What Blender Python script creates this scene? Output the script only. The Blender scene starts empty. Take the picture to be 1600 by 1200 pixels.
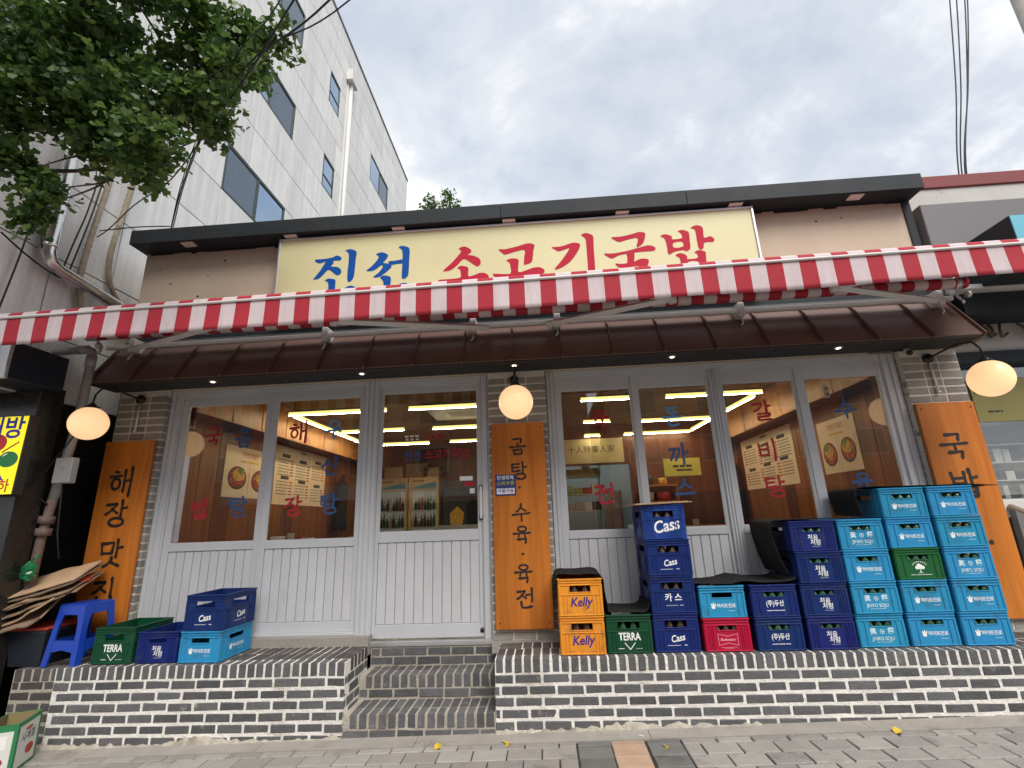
import bpy, bmesh, math, random
from mathutils import Vector, Matrix

# ------------------------------------------------------------------ clean start
for blk in (bpy.data.objects, bpy.data.meshes, bpy.data.curves, bpy.data.materials, bpy.data.lights, bpy.data.cameras):
    for b in list(blk):
        blk.remove(b)
SC = bpy.context.scene
COL = SC.collection
R = math.radians
rnd = random.Random(7)

# ------------------------------------------------------------------ camera
cam_d = bpy.data.cameras.new('camera')
cam_d.sensor_width = 36.0
cam_d.lens = 750.0 / 1600.0 * 36.0
cam_d.clip_start = 0.05
cam_d.clip_end = 600.0
cam = bpy.data.objects.new('camera', cam_d)
COL.objects.link(cam)
YAW, PITCH, ROLL = 0.0584585, 0.2732642, 0.0361687
_r = Vector((math.cos(YAW), math.sin(YAW), 0))
_f = Vector((-math.sin(YAW) * math.cos(PITCH), math.cos(YAW) * math.cos(PITCH), math.sin(PITCH)))
_d = _f.cross(_r)
_r2 = _r * math.cos(ROLL) + _d * math.sin(ROLL)
_d2 = -_r * math.sin(ROLL) + _d * math.cos(ROLL)
_m = Matrix((( _r2.x, -_d2.x, -_f.x, 0.0), (_r2.y, -_d2.y, -_f.y, 0.0), (_r2.z, -_d2.z, -_f.z, 1.44), (0, 0, 0, 1)))
cam.matrix_world = _m
SC.camera = cam

# ------------------------------------------------------------------ world: thin overcast over a Nishita sky
SUN_EL, SUN_ROT = R(50), R(152)
world = bpy.data.worlds.new("World")
SC.world = world
world.use_nodes = True
wn, wl = world.node_tree.nodes, world.node_tree.links
wn.clear()
def wnode(t, **kw):
    n = wn.new(t)
    for k, v in kw.items():
        setattr(n, k, v)
    return n
w_out = wnode('ShaderNodeOutputWorld')
w_bg = wnode('ShaderNodeBackground')
w_sky = wnode('ShaderNodeTexSky', sky_type='NISHITA', sun_disc=False, sun_elevation=SUN_EL, sun_rotation=SUN_ROT)
w_bg.inputs['Strength'].default_value = 0.1
w_tc = wnode('ShaderNodeTexCoord')
w_sep = wnode('ShaderNodeSeparateXYZ')
wl.new(w_tc.outputs['Generated'], w_sep.inputs[0])
w_add = wnode('ShaderNodeMath', operation='ADD'); w_add.inputs[1].default_value = 0.22
w_abs = wnode('ShaderNodeMath', operation='ABSOLUTE')
wl.new(w_sep.outputs['Z'], w_abs.inputs[0]); wl.new(w_abs.outputs[0], w_add.inputs[0])
w_dx = wnode('ShaderNodeMath', operation='DIVIDE'); w_dy = wnode('ShaderNodeMath', operation='DIVIDE')
wl.new(w_sep.outputs['X'], w_dx.inputs[0]); wl.new(w_add.outputs[0], w_dx.inputs[1])
wl.new(w_sep.outputs['Y'], w_dy.inputs[0]); wl.new(w_add.outputs[0], w_dy.inputs[1])
w_cmb = wnode('ShaderNodeCombineXYZ')
wl.new(w_dx.outputs[0], w_cmb.inputs[0]); wl.new(w_dy.outputs[0], w_cmb.inputs[1])
w_n1 = wnode('ShaderNodeTexNoise'); w_n1.inputs['Scale'].default_value = 3.0; w_n1.inputs['Detail'].default_value = 8; w_n1.inputs['Roughness'].default_value = 0.60; w_n1.inputs['Distortion'].default_value = 0.25
w_n2 = wnode('ShaderNodeTexNoise'); w_n2.inputs['Scale'].default_value = 0.9; w_n2.inputs['Detail'].default_value = 4
w_mp = wnode('ShaderNodeMapping'); w_mp.inputs['Location'].default_value = (5.3, 2.9, 0.4)
wl.new(w_cmb.outputs[0], w_mp.inputs[0])
wl.new(w_mp.outputs[0], w_n1.inputs['Vector']); wl.new(w_mp.outputs[0], w_n2.inputs['Vector'])
# brightness of the cloud deck (values are divided by the 0.1 background strength)
w_r1 = wnode('ShaderNodeValToRGB')
cr = w_r1.color_ramp
cr.elements[0].position = 0.33; cr.elements[0].color = (0.56, 0.62, 0.715, 1)
cr.elements[1].position = 0.62; cr.elements[1].color = (1.0, 1.0, 1.0, 1)
e = cr.elements.new(0.5); e.color = (0.735, 0.765, 0.815, 1)
wl.new(w_n1.outputs['Fac'], w_r1.inputs[0])
w_sc = wnode('ShaderNodeVectorMath', operation='SCALE'); w_sc.inputs['Scale'].default_value = 7.3
wl.new(w_r1.outputs[0], w_sc.inputs[0])
w_r2 = wnode('ShaderNodeValToRGB')
w_r2.color_ramp.elements[0].position = 0.40; w_r2.color_ramp.elements[0].color = (0.82, 0.82, 0.82, 1)
w_r2.color_ramp.elements[1].position = 0.56; w_r2.color_ramp.elements[1].color = (1, 1, 1, 1)
wl.new(w_n2.outputs['Fac'], w_r2.inputs[0])
w_mix = wnode('ShaderNodeMixRGB')
wl.new(w_r2.outputs[0], w_mix.inputs['Fac'])
wl.new(w_sky.outputs[0], w_mix.inputs['Color1'])
wl.new(w_sc.outputs[0], w_mix.inputs['Color2'])
wl.new(w_mix.outputs[0], w_bg.inputs['Color'])
wl.new(w_bg.outputs[0], w_out.inputs[0])

# ------------------------------------------------------------------ sun: weak and very soft, behind and left of the camera
sun_d = bpy.data.lights.new('sun', 'SUN')
sun_d.energy = 2.1
sun_d.angle = R(36)
sun_d.color = (1.0, 0.95, 0.88)
sun = bpy.data.objects.new('sun', sun_d)
COL.objects.link(sun)
_sd = Vector((math.sin(SUN_ROT) * math.cos(SUN_EL), math.cos(SUN_ROT) * math.cos(SUN_EL), math.sin(SUN_EL)))
sun.rotation_euler = _sd.to_track_quat('Z', 'Y').to_euler()

SC.view_settings.view_transform = 'Standard'
SC.view_settings.look = 'None'
SC.view_settings.exposure = 0.68
SC.view_settings.gamma = 1.0
SC.view_settings.use_curve_mapping = False
SC.render.engine = 'CYCLES'
SC.cycles.use_denoising = True
SC.cycles.max_bounces = 8
SC.cycles.transparent_max_bounces = 16
SC.cycles.sample_clamp_indirect = 6.0
SC.cycles.caustics_reflective = False
SC.cycles.caustics_refractive = False

# ------------------------------------------------------------------ materials
def srgb(r, g, b):
    def f(c):
        c /= 255.0
        return c / 12.92 if c <= 0.04045 else ((c + 0.055) / 1.055) ** 2.4
    return (f(r), f(g), f(b))

def mat(name, col, rough=0.6, metal=0.0, var=0.10, scale=6.0, bump=0.0, bscale=60.0, rnd_val=0.0, rnd_hue=0.0,
        spec=0.5, stretch=None, streak=0.0, dirt=None, coat=0.0, detail=5.0, grain=0.0, gscale=180.0, objspace=True):
    """Principled with a soft value mottling, optional vertical streaks, fine grain, per object variation and bump."""
    m = bpy.data.materials.new(name)
    m.use_nodes = True
    nt = m.node_tree
    N, L = nt.nodes, nt.links
    p = N['Principled BSDF']
    p.inputs['Roughness'].default_value = rough
    p.inputs['Metallic'].default_value = metal
    p.inputs['Specular IOR Level'].default_value = spec
    p.inputs['Coat Weight'].default_value = coat
    tc = N.new('ShaderNodeTexCoord')
    src = tc.outputs['Object']
    if not objspace:
        g = N.new('ShaderNodeNewGeometry'); src = g.outputs['Position']
    mp = N.new('ShaderNodeMapping')
    L.new(src, mp.inputs[0])
    if stretch:
        mp.inputs['Scale'].default_value = stretch
    oi = N.new('ShaderNodeObjectInfo')
    if rnd_val or rnd_hue or objspace:
        off = N.new('ShaderNodeVectorMath'); off.operation = 'SCALE'; off.inputs['Scale'].default_value = 37.0
        cmb = N.new('ShaderNodeCombineXYZ')
        for i in range(3):
            L.new(oi.outputs['Random'], cmb.inputs[i])
        L.new(cmb.outputs[0], off.inputs[0]); L.new(off.outputs[0], mp.inputs['Location'])
    n = N.new('ShaderNodeTexNoise')
    n.inputs['Scale'].default_value = scale; n.inputs['Detail'].default_value = detail; n.inputs['Roughness'].default_value = 0.6
    L.new(mp.outputs[0], n.inputs['Vector'])
    def mathn(op, a, b=None, clamp=False):
        k = N.new('ShaderNodeMath'); k.operation = op; k.use_clamp = clamp
        for i, v in enumerate((a, b)):
            if v is None: continue
            if isinstance(v, (int, float)): k.inputs[i].default_value = v
            else: L.new(v, k.inputs[i])
        return k.outputs[0]
    # value multiplier 1 +- var
    val = mathn('ADD', mathn('MULTIPLY', mathn('SUBTRACT', n.outputs['Fac'], 0.5), var * 4.0), 1.0)
    if rnd_val:
        val = mathn('MULTIPLY', val, mathn('ADD', mathn('MULTIPLY', mathn('SUBTRACT', oi.outputs['Random'], 0.5), rnd_val * 2), 1.0))
    if streak:
        mp2 = N.new('ShaderNodeMapping'); mp2.inputs['Scale'].default_value = (5.0, 5.0, 0.28)
        L.new(src, mp2.inputs[0])
        n2 = N.new('ShaderNodeTexNoise'); n2.inputs['Scale'].default_value = 2.2; n2.inputs['Detail'].default_value = 6; n2.inputs['Roughness'].default_value = 0.65
        L.new(mp2.outputs[0], n2.inputs['Vector'])
        val = mathn('MULTIPLY', val, mathn('ADD', mathn('MULTIPLY', mathn('SUBTRACT', n2.outputs['Fac'], 0.55), streak * 4), 1.0))
    if grain:
        n3 = N.new('ShaderNodeTexNoise'); n3.inputs['Scale'].default_value = gscale; n3.inputs['Detail'].default_value = 2
        L.new(src, n3.inputs['Vector'])
        val = mathn('MULTIPLY', val, mathn('ADD', mathn('MULTIPLY', mathn('SUBTRACT', n3.outputs['Fac'], 0.5), grain * 4), 1.0))
    vm = N.new('ShaderNodeVectorMath'); vm.operation = 'SCALE'
    rgb = N.new('ShaderNodeRGB'); rgb.outputs[0].default_value = (*col, 1)
    csrc = rgb.outputs[0]
    if rnd_hue:
        hs = N.new('ShaderNodeHueSaturation')
        L.new(mathn('ADD', mathn('MULTIPLY', mathn('SUBTRACT', oi.outputs['Random'], 0.5), rnd_hue * 2), 0.5), hs.inputs['Hue'])
        L.new(csrc, hs.inputs['Color']); csrc = hs.outputs[0]
    if dirt:
        dcol, dscale, dpos, damt = dirt
        nd = N.new('ShaderNodeTexNoise'); nd.inputs['Scale'].default_value = dscale; nd.inputs['Detail'].default_value = 8; nd.inputs['Roughness'].default_value = 0.7
        L.new(mp.outputs[0], nd.inputs['Vector'])
        rp = N.new('ShaderNodeValToRGB'); rp.color_ramp.elements[0].position = dpos; rp.color_ramp.elements[1].position = min(1.0, dpos + 0.12)
        L.new(nd.outputs['Fac'], rp.inputs[0])
        mx = N.new('ShaderNodeMixRGB'); mx.inputs['Color2'].default_value = (*dcol, 1)
        L.new(mathn('MULTIPLY', rp.outputs[0], damt), mx.inputs['Fac'])
        L.new(csrc, mx.inputs['Color1']); csrc = mx.outputs[0]
    L.new(csrc, vm.inputs[0]); L.new(val, vm.inputs['Scale'])
    L.new(vm.outputs[0], p.inputs['Base Color'])
    # roughness breakup
    L.new(mathn('ADD', mathn('MULTIPLY', mathn('SUBTRACT', n.outputs['Fac'], 0.5), 0.25), rough, True), p.inputs['Roughness'])
    if bump:
        nb = N.new('ShaderNodeTexNoise'); nb.inputs['Scale'].default_value = bscale; nb.inputs['Detail'].default_value = 4
        L.new(mp.outputs[0], nb.inputs['Vector'])
        b = N.new('ShaderNodeBump'); b.inputs['Strength'].default_value = bump; b.inputs['Distance'].default_value = 0.01
        L.new(nb.outputs['Fac'], b.inputs['Height']); L.new(b.outputs[0], p.inputs['Normal'])
    return m

def emit(name, col, strength, vary=0.0):
    m = bpy.data.materials.new(name); m.use_nodes = True
    N, L = m.node_tree.nodes, m.node_tree.links
    p = N['Principled BSDF']
    p.inputs['Base Color'].default_value = (*[min(1, c * .9) for c in col], 1)
    p.inputs['Roughness'].default_value = 0.25
    p.inputs['Emission Color'].default_value = (*col, 1)
    p.inputs['Emission Strength'].default_value = strength
    if vary:
        tc = N.new('ShaderNodeTexCoord'); n = N.new('ShaderNodeTexNoise'); n.inputs['Scale'].default_value = 5.0; n.inputs['Detail'].default_value = 1.0
        L.new(tc.outputs['Object'], n.inputs['Vector'])
        mp = N.new('ShaderNodeMapRange'); mp.inputs['To Min'].default_value = strength * (1 - vary); mp.inputs['To Max'].default_value = strength * (1 + vary)
        L.new(n.outputs['Fac'], mp.inputs['Value']); L.new(mp.outputs[0], p.inputs['Emission Strength'])
    return m

def wood_mat(name, col, dark, scale=1.0, rough=0.45, axis='Z', rnd_val=0.06, spec=0.4, plank=0.0):
    """wood grain stretched along one axis"""
    m = bpy.data.materials.new(name); m.use_nodes = True
    N, L = m.node_tree.nodes, m.node_tree.links
    p = N['Principled BSDF']; p.inputs['Roughness'].default_value = rough; p.inputs['Specular IOR Level'].default_value = spec
    tc = N.new('ShaderNodeTexCoord'); mp = N.new('ShaderNodeMapping')
    s = {'Z': (14, 14, 0.9), 'X': (0.9, 14, 14), 'Y': (14, 0.9, 14)}[axis]
    mp.inputs['Scale'].default_value = tuple(v * scale for v in s)
    L.new(tc.outputs['Object'], mp.inputs[0])
    oi = N.new('ShaderNodeObjectInfo'); cmb = N.new('ShaderNodeCombineXYZ'); off = N.new('ShaderNodeVectorMath'); off.operation = 'SCALE'; off.inputs['Scale'].default_value = 23
    for i in range(3): L.new(oi.outputs['Random'], cmb.inputs[i])
    L.new(cmb.outputs[0], off.inputs[0]); L.new(off.outputs[0], mp.inputs['Location'])
    n = N.new('ShaderNodeTexNoise'); n.inputs['Scale'].default_value = 1.4; n.inputs['Detail'].default_value = 8; n.inputs['Roughness'].default_value = 0.62; n.inputs['Distortion'].default_value = 0.6
    L.new(mp.outputs[0], n.inputs['Vector'])
    rp = N.new('ShaderNodeValToRGB')
    rp.color_ramp.elements[0].position = 0.30; rp.color_ramp.elements[0].color = (*dark, 1)
    rp.color_ramp.elements[1].position = 0.62; rp.color_ramp.elements[1].color = (*col, 1)
    L.new(n.outputs['Fac'], rp.inputs[0])
    last = rp.outputs[0]
    # broad strips glued side by side
    mp2 = N.new('ShaderNodeMapping'); s2 = {'Z': (9, 9, 0.0), 'X': (0.0, 9, 9), 'Y': (9, 0.0, 9)}[axis]
    mp2.inputs['Scale'].default_value = tuple(v * scale for v in s2)
    L.new(tc.outputs['Object'], mp2.inputs[0])
    n2 = N.new('ShaderNodeTexNoise'); n2.inputs['Scale'].default_value = 1.0; n2.inputs['Detail'].default_value = 0
    L.new(mp2.outputs[0], n2.inputs['Vector'])
    mr = N.new('ShaderNodeMapRange'); mr.inputs['From Min'].default_value = 0.3; mr.inputs['From Max'].default_value = 0.7; mr.inputs['To Min'].default_value = 0.82; mr.inputs['To Max'].default_value = 1.12
    L.new(n2.outputs['Fac'], mr.inputs['Value'])
    vm = N.new('ShaderNodeVectorMath'); vm.operation = 'SCALE'
    L.new(last, vm.inputs[0]); L.new(mr.outputs[0], vm.inputs['Scale'])
    L.new(vm.outputs[0], p.inputs['Base Color'])
    b = N.new('ShaderNodeBump'); b.inputs['Strength'].default_value = 0.15; b.inputs['Distance'].default_value = 0.004
    L.new(n.outputs['Fac'], b.inputs['Height']); L.new(b.outputs[0], p.inputs['Normal'])
    return m

def glass_mat(name, tint=(0.93, 0.94, 0.93), f0=0.115):
    """window glass: clear transmission with a fresnel mirror on top"""
    m = bpy.data.materials.new(name); m.use_nodes = True
    N, L = m.node_tree.nodes, m.node_tree.links
    N.remove(N['Principled BSDF'])
    out = N['Material Output']
    t = N.new('ShaderNodeBsdfTransparent'); t.inputs[0].default_value = (*tint, 1)
    g = N.new('ShaderNodeBsdfGlossy'); g.inputs['Roughness'].default_value = 0.0; g.inputs[0].default_value = (1, 1, 1, 1)
    lw = N.new('ShaderNodeLayerWeight'); lw.inputs['Blend'].default_value = 0.5
    pw = N.new('ShaderNodeMath'); pw.operation = 'POWER'; pw.inputs[1].default_value = 4.0
    L.new(lw.outputs['Facing'], pw.inputs[0])
    mr = N.new('ShaderNodeMapRange'); mr.inputs['To Min'].default_value = f0; mr.inputs['To Max'].default_value = 0.95
    L.new(pw.outputs[0], mr.inputs['Value'])
    mx = N.new('ShaderNodeMixShader')
    L.new(mr.outputs[0], mx.inputs[0]); L.new(t.outputs[0], mx.inputs[1]); L.new(g.outputs[0], mx.inputs[2])
    L.new(mx.outputs[0], out.inputs['Surface'])
    return m

M = {}
M['brick'] = mat('dark_brick', (0.108, 0.108, 0.112), 0.8, var=0.22, scale=18, bump=0.6, bscale=90, rnd_val=0.26, rnd_hue=0.02, dirt=((0.50, 0.48, 0.45), 10, 0.62, 0.55), detail=8)
M['brick_top'] = mat('worn_brick', (0.085, 0.075, 0.073), 0.7, var=0.2, scale=14, bump=0.5, bscale=90, rnd_val=0.3, rnd_hue=0.03, dirt=((0.36, 0.33, 0.30), 8, 0.62, 0.7))
M['mortar'] = mat('white_mortar', (0.78, 0.755, 0.70), 0.95, var=0.12, scale=5, bump=0.9, bscale=45, dirt=((0.30, 0.25, 0.18), 2.6, 0.56, 0.45), objspace=False)
M['old_mortar'] = mat('dirty_mortar', (0.42, 0.38, 0.32), 0.95, var=0.22, scale=7, bump=0.9, bscale=45, dirt=((0.16, 0.13, 0.10), 4, 0.55, 0.7), objspace=False)
M['pbrick'] = mat('grey_brick', (0.30, 0.275, 0.245), 0.85, var=0.12, scale=12, bump=0.4, bscale=80, rnd_val=0.22, rnd_hue=0.012)
M['pmortar'] = mat('pale_mortar', (0.66, 0.62, 0.56), 0.95, var=0.1, scale=10, bump=0.5, objspace=False)
M['concrete'] = mat('concrete', (0.34, 0.315, 0.28), 0.9, var=0.14, scale=5, bump=0.5, bscale=40, dirt=((0.16, 0.14, 0.12), 3.0, 0.57, 0.6), objspace=False)
M['paver'] = mat('grey_paver', (0.33, 0.308, 0.285), 0.85, var=0.12, scale=9, bump=0.5, bscale=120, rnd_val=0.16, rnd_hue=0.012, grain=0.12, gscale=160, dirt=((0.11, 0.10, 0.09), 4.5, 0.54, 0.6))
M['paver_dark'] = mat('dark_paver', (0.16, 0.158, 0.15), 0.85, var=0.16, scale=9, bump=0.5, bscale=120, rnd_val=0.12, grain=0.12, gscale=160, dirt=((0.05, 0.05, 0.045), 4, 0.58, 0.7))
M['paver_tan'] = mat('tan_paver', (0.45, 0.31, 0.215), 0.85, var=0.14, scale=9, bump=0.5, bscale=120, rnd_val=0.1, grain=0.1, gscale=160, dirt=((0.12, 0.08, 0.06), 6, 0.62, 0.6))
M['joint'] = mat('joint_sand', (0.05, 0.046, 0.042), 0.95, var=0.2, scale=20, objspace=False)
M['asphalt'] = mat('asphalt', (0.05, 0.05, 0.052), 0.9, var=0.2, scale=4, bump=0.5, bscale=150, objspace=False)
M['line'] = mat('road_paint', (0.7, 0.68, 0.6), 0.8, var=0.12, scale=8, objspace=False)
M['frame'] = mat('grey_frame', (0.575, 0.59, 0.615), 0.38, var=0.05, scale=3, spec=0.5, dirt=((.38, .37, .35), 4, .62, .35))
M['frame_dark'] = mat('frame_shadow_gap', (0.12, 0.12, 0.125), 0.5, var=0.05)
M['slat'] = mat('grey_slat', (0.60, 0.61, 0.63), 0.42, var=0.06, scale=3, rnd_val=0.03)
M['glass'] = glass_mat('window_glass')
M['wood_board'] = wood_mat('orange_wood', (0.60, 0.195, 0.026), (0.45, 0.125, 0.015), 0.8, 0.42)
M['wood_edge'] = mat('board_edge', (0.16, 0.05, 0.018), 0.6, var=0.1)
M['ink'] = mat('black_ink', (0.018, 0.016, 0.016), 0.6, var=0.2, scale=30)
M['brown'] = mat('brown_roof_sheet', (0.165, 0.095, 0.080), 0.38, var=0.03, scale=1.5, rnd_val=0.05, spec=0.5)
M['charcoal'] = mat('charcoal_trim', (0.021, 0.026, 0.031), 0.6, var=0.1, scale=4, spec=0.3)
M['soffit'] = mat('black_soffit', (0.021, 0.021, 0.022), 0.6, var=0.1)
M['beige'] = mat('beige_render', (0.62, 0.505, 0.385), 0.85, var=0.06, scale=2.0, bump=0.15, bscale=40, objspace=False, dirt=((0.10, 0.085, 0.07), 10.0, 0.735, 0.9))
M['sign_face'] = mat('cream_sign_face', (0.72, 0.675, 0.385), 0.45, var=0.05, scale=1.6, grain=0.02, dirt=((0.35, 0.31, 0.18), 2.5, 0.6, 0.14))
M['sign_frame'] = mat('aluminium', (0.62, 0.63, 0.64), 0.35, metal=0.6, var=0.08, scale=6)
M['blue_print'] = mat('blue_print', (0.006, 0.085, 0.36), 0.55, var=0.04, spec=0.15)
M['red_print'] = mat('red_print', (0.50, 0.020, 0.048), 0.55, var=0.04, spec=0.15)
M['win_red'] = mat('red_vinyl', (0.44, 0.010, 0.028), 0.5, var=0.05)
M['win_blue'] = mat('blue_vinyl', (0.022, 0.095, 0.27), 0.5, var=0.05)
M['win_blue2'] = mat('light_blue_vinyl', (0.07, 0.33, 0.70), 0.4, var=0.05)
M['white_print'] = mat('white_print', (0.86, 0.86, 0.85), 0.5, var=0.08, scale=40)
M['worn_print'] = mat('worn_white_print', (0.60, 0.76, 0.82), 0.5, var=0.25, scale=60, dirt=((0.06, 0.40, 0.60), 55, 0.52, 0.8))
M['navy_print'] = mat('violet_print', (0.055, 0.022, 0.20), 0.5, var=0.05)
M['stripe_red'] = mat('red_canvas', (0.43, 0.022, 0.040), 0.8, var=0.06, scale=5, grain=0.08, gscale=260, stretch=(6, 6, 1), streak=0.10, dirt=((.30, .10, .10), 3, .60, .35))
M['stripe_white'] = mat('white_canvas', (0.66, 0.545, 0.56), 0.8, var=0.07, scale=5, grain=0.06, gscale=260, stretch=(6, 6, 1), streak=0.10, dirt=((.42, .36, .35), 3, .58, .4))
M['white_metal'] = mat('white_metal', (0.70, 0.69, 0.67), 0.4, var=0.06, scale=8)
M['steel'] = mat('bright_steel', (0.66, 0.65, 0.63), 0.24, metal=0.95, var=0.08, scale=5)
M['dark_metal'] = mat('dark_metal', (0.03, 0.028, 0.027), 0.4, metal=0.3, var=0.1)
M['globe'] = emit('lit_globe', (1.0, 0.64, 0.34), 0.53, 0.14)
M['led'] = emit('led_tube', (1.0, 0.84, 0.25), 1.0)
M['led_core'] = emit('led_core', (1.0, 0.88, 0.60), 46.0)
M['downlight'] = emit('small_downlight', (1.0, 0.86, 0.55), 5.0)
M['dead_light'] = mat('frosted_lamp_cover', (0.72, 0.64, 0.60), 0.4, var=0.05)
M['granite'] = mat('granite', (0.77, 0.765, 0.745), 0.5, var=0.05, scale=3, rnd_val=0.06, streak=0.16, grain=0.13, gscale=70, objspace=False, bump=0.06, bscale=80)
M['granite_joint'] = mat('granite_joint', (0.15, 0.145, 0.14), 0.9, var=0.15)
M['black_granite'] = mat('black_granite', (0.020, 0.019, 0.018), 0.22, var=0.3, scale=30, grain=0.2, gscale=200)
M['win_frame_dark'] = mat('dark_green_frame', (0.035, 0.05, 0.05), 0.4, var=0.1)
M['bldg_glass'] = mat('sky_glass', (0.36, 0.47, 0.60), 0.05, metal=1.0, var=0.04)
M['bldg_blind'] = mat('net_blind_glass', (0.15, 0.19, 0.225), 0.22, metal=0.75, var=0.2, scale=40)
M['pvc'] = mat('grey_pvc', (0.36, 0.365, 0.37), 0.5, var=0.14, scale=6, dirt=((0.10, 0.09, 0.08), 5, 0.58, 0.7))
M['hose'] = mat('corrugated_hose', (0.33, 0.28, 0.20), 0.8, var=0.25, scale=14, dirt=((0.08, 0.06, 0.05), 8, 0.55, 0.6))
M['cable'] = mat('black_cable', (0.012, 0.012, 0.013), 0.6, var=0.1)
M['bark'] = mat('bark', (0.10, 0.085, 0.07), 0.95, var=0.25, scale=10, bump=0.9, bscale=30, stretch=(1, 1, 0.3))
M['mat_rubber'] = mat('black_felt', (0.020, 0.019, 0.019), 0.95, var=0.2, scale=30, bump=0.3, bscale=300, grain=0.2, gscale=300, spec=0.2)
M['card'] = mat('cardboard', (0.46, 0.31, 0.19), 0.9, var=0.14, scale=7, rnd_val=0.25, dirt=((0.22, 0.14, 0.08), 5, 0.6, 0.6))
M['card_dark'] = mat('brown_paper', (0.27, 0.185, 0.12), 0.9, var=0.2, scale=6, rnd_val=0.25)
M['stool'] = mat('blue_plastic', (0.010, 0.055, 0.42), 0.32, var=0.08, scale=8, spec=0.5)
M['bin'] = mat('dark_navy_plastic', (0.017, 0.022, 0.032), 0.45, var=0.12, scale=8)
M['bin_rim'] = mat('red_rim', (0.42, 0.055, 0.035), 0.4, var=0.12)
M['bag'] = mat('green_bag', (0.01, 0.16, 0.055), 0.2, var=0.3, scale=14, spec=0.7)
M['carton_green'] = mat('green_carton', (0.025, 0.20, 0.075), 0.5, var=0.06)
M['carton_white'] = mat('carton_print_white', (0.66, 0.67, 0.62), 0.5, var=0.06)
M['carton_in'] = mat('carton_inside', (0.25, 0.20, 0.09), 0.8, var=0.1)
M['yellow_face'] = mat('yellow_sign_face', (0.80, 0.66, 0.012), 0.35, var=0.03)
_p = M['yellow_face'].node_tree.nodes['Principled BSDF']; _p.inputs['Emission Color'].default_value = (0.95, 0.80, 0.0, 1); _p.inputs['Emission Strength'].default_value = 0.45
M['pure_blue'] = mat('blue_sign_letter', (0.012, 0.012, 0.42), 0.4, var=0.02)
M['pure_red'] = mat('red_sign_letter', (0.60, 0.008, 0.02), 0.4, var=0.02)
M['pure_green'] = mat('green_sign_shape', (0.01, 0.20, 0.05), 0.4, var=0.02)
M['grey_panel'] = mat('grey_panel', (0.185, 0.178, 0.185), 0.5, var=0.04, scale=2)
M['cyan_panel'] = mat('cyan_panel', (0.16, 0.52, 0.66), 0.45, var=0.03)
M['red_coping'] = mat('red_coping', (0.24, 0.055, 0.055), 0.7, var=0.12, scale=5)
M['white_wall'] = mat('old_white_paint', (0.58, 0.56, 0.53), 0.85, var=0.1, scale=4, dirt=((0.15, 0.13, 0.11), 5, 0.62, 0.7), objspace=False)
M['olive'] = mat('olive_poster', (0.30, 0.27, 0.085), 0.5, var=0.08)
M['int_wood'] = wood_mat('interior_wood', (0.30, 0.105, 0.032), (0.19, 0.058, 0.018), 0.8, 0.5)
M['int_wood_dark'] = wood_mat('dark_interior_wood', (0.15, 0.045, 0.018), (0.09, 0.026, 0.011), 0.8, 0.4)
M['cabinet'] = wood_mat('cabinet_wood', (0.56, 0.24, 0.07), (0.42, 0.165, 0.042), 0.6, 0.45)
M['int_ceiling'] = mat('brown_ceiling', (0.26, 0.185, 0.115), 0.85, var=0.25, scale=1.5, dirt=((0.10, 0.065, 0.04), 1.6, 0.52, 0.6), objspace=False)
M['int_floor'] = mat('dark_floor', (0.11, 0.08, 0.06), 0.35, var=0.15, objspace=False)
M['tile'] = mat('kitchen_tile', (0.52, 0.60, 0.58), 0.3, var=0.05)
M['poster'] = mat('cream_poster', (0.88, 0.68, 0.50), 0.6, var=0.05)
M['poster_yellow'] = mat('yellow_notice', (0.62, 0.55, 0.10), 0.6, var=0.05)
M['banner'] = mat('beige_banner', (0.62, 0.50, 0.26), 0.6, var=0.05)
M['print_dark'] = mat('dark_print', (0.03, 0.025, 0.025), 0.6, var=0.05)
M['print_grey'] = mat('grey_print', (0.22, 0.16, 0.11), 0.7, var=0.05)
M['print_red'] = mat('pale_red_print', (0.50, 0.10, 0.05), 0.7, var=0.05)
M['food_red'] = mat('food_red', (0.42, 0.05, 0.025), 0.6, var=0.6, scale=22)
M['food_yellow'] = mat('food_yellow', (0.68, 0.40, 0.05), 0.6, var=0.5, scale=22)
M['food_green'] = mat('food_green', (0.12, 0.20, 0.03), 0.6, var=0.6, scale=22)
M['bowl'] = mat('black_bowl', (0.03, 0.028, 0.028), 0.4, var=0.1)
M['fridge'] = mat('fridge_body', (0.62, 0.42, 0.22), 0.4, var=0.05)
M['fridge_in'] = emit('fridge_light', (0.85, 0.9, 0.95), 0.05)
M['dark_glass'] = mat('dark_shop_glass', (0.02, 0.022, 0.025), 0.15, var=0.1)
M['far_trim'] = mat('far_trim', (0.28, 0.25, 0.23), 0.8, var=0.1)
M['paper_white'] = mat('white_paper', (0.78, 0.77, 0.74), 0.7, var=0.04)
M['lime_box'] = mat('lime_box', (0.46, 0.50, 0.07), 0.6, var=0.08, rnd_val=0.15)
M['red_box'] = mat('red_box', (0.45, 0.03, 0.03), 0.6, var=0.08)
M['black_cloth'] = mat('black_cloth', (0.012, 0.011, 0.011), 0.9, var=0.2)
M['brick_far'] = mat('red_brown_cladding', (0.27, 0.105, 0.065), 0.8, var=0.14, scale=3, objspace=False)
M['yellow_leaf'] = mat('yellow_leaf', (0.62, 0.42, 0.04), 0.6, var=0.15)
M['bottle_brown'] = mat('brown_glass', (0.055, 0.025, 0.010), 0.08, var=0.05, spec=0.8)
M['bottle_green'] = mat('green_glass', (0.012, 0.085, 0.03), 0.08, var=0.05, spec=0.8)
M['cap'] = mat('bottle_cap', (0.60, 0.62, 0.66), 0.3, metal=0.7, var=0.05)

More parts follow.
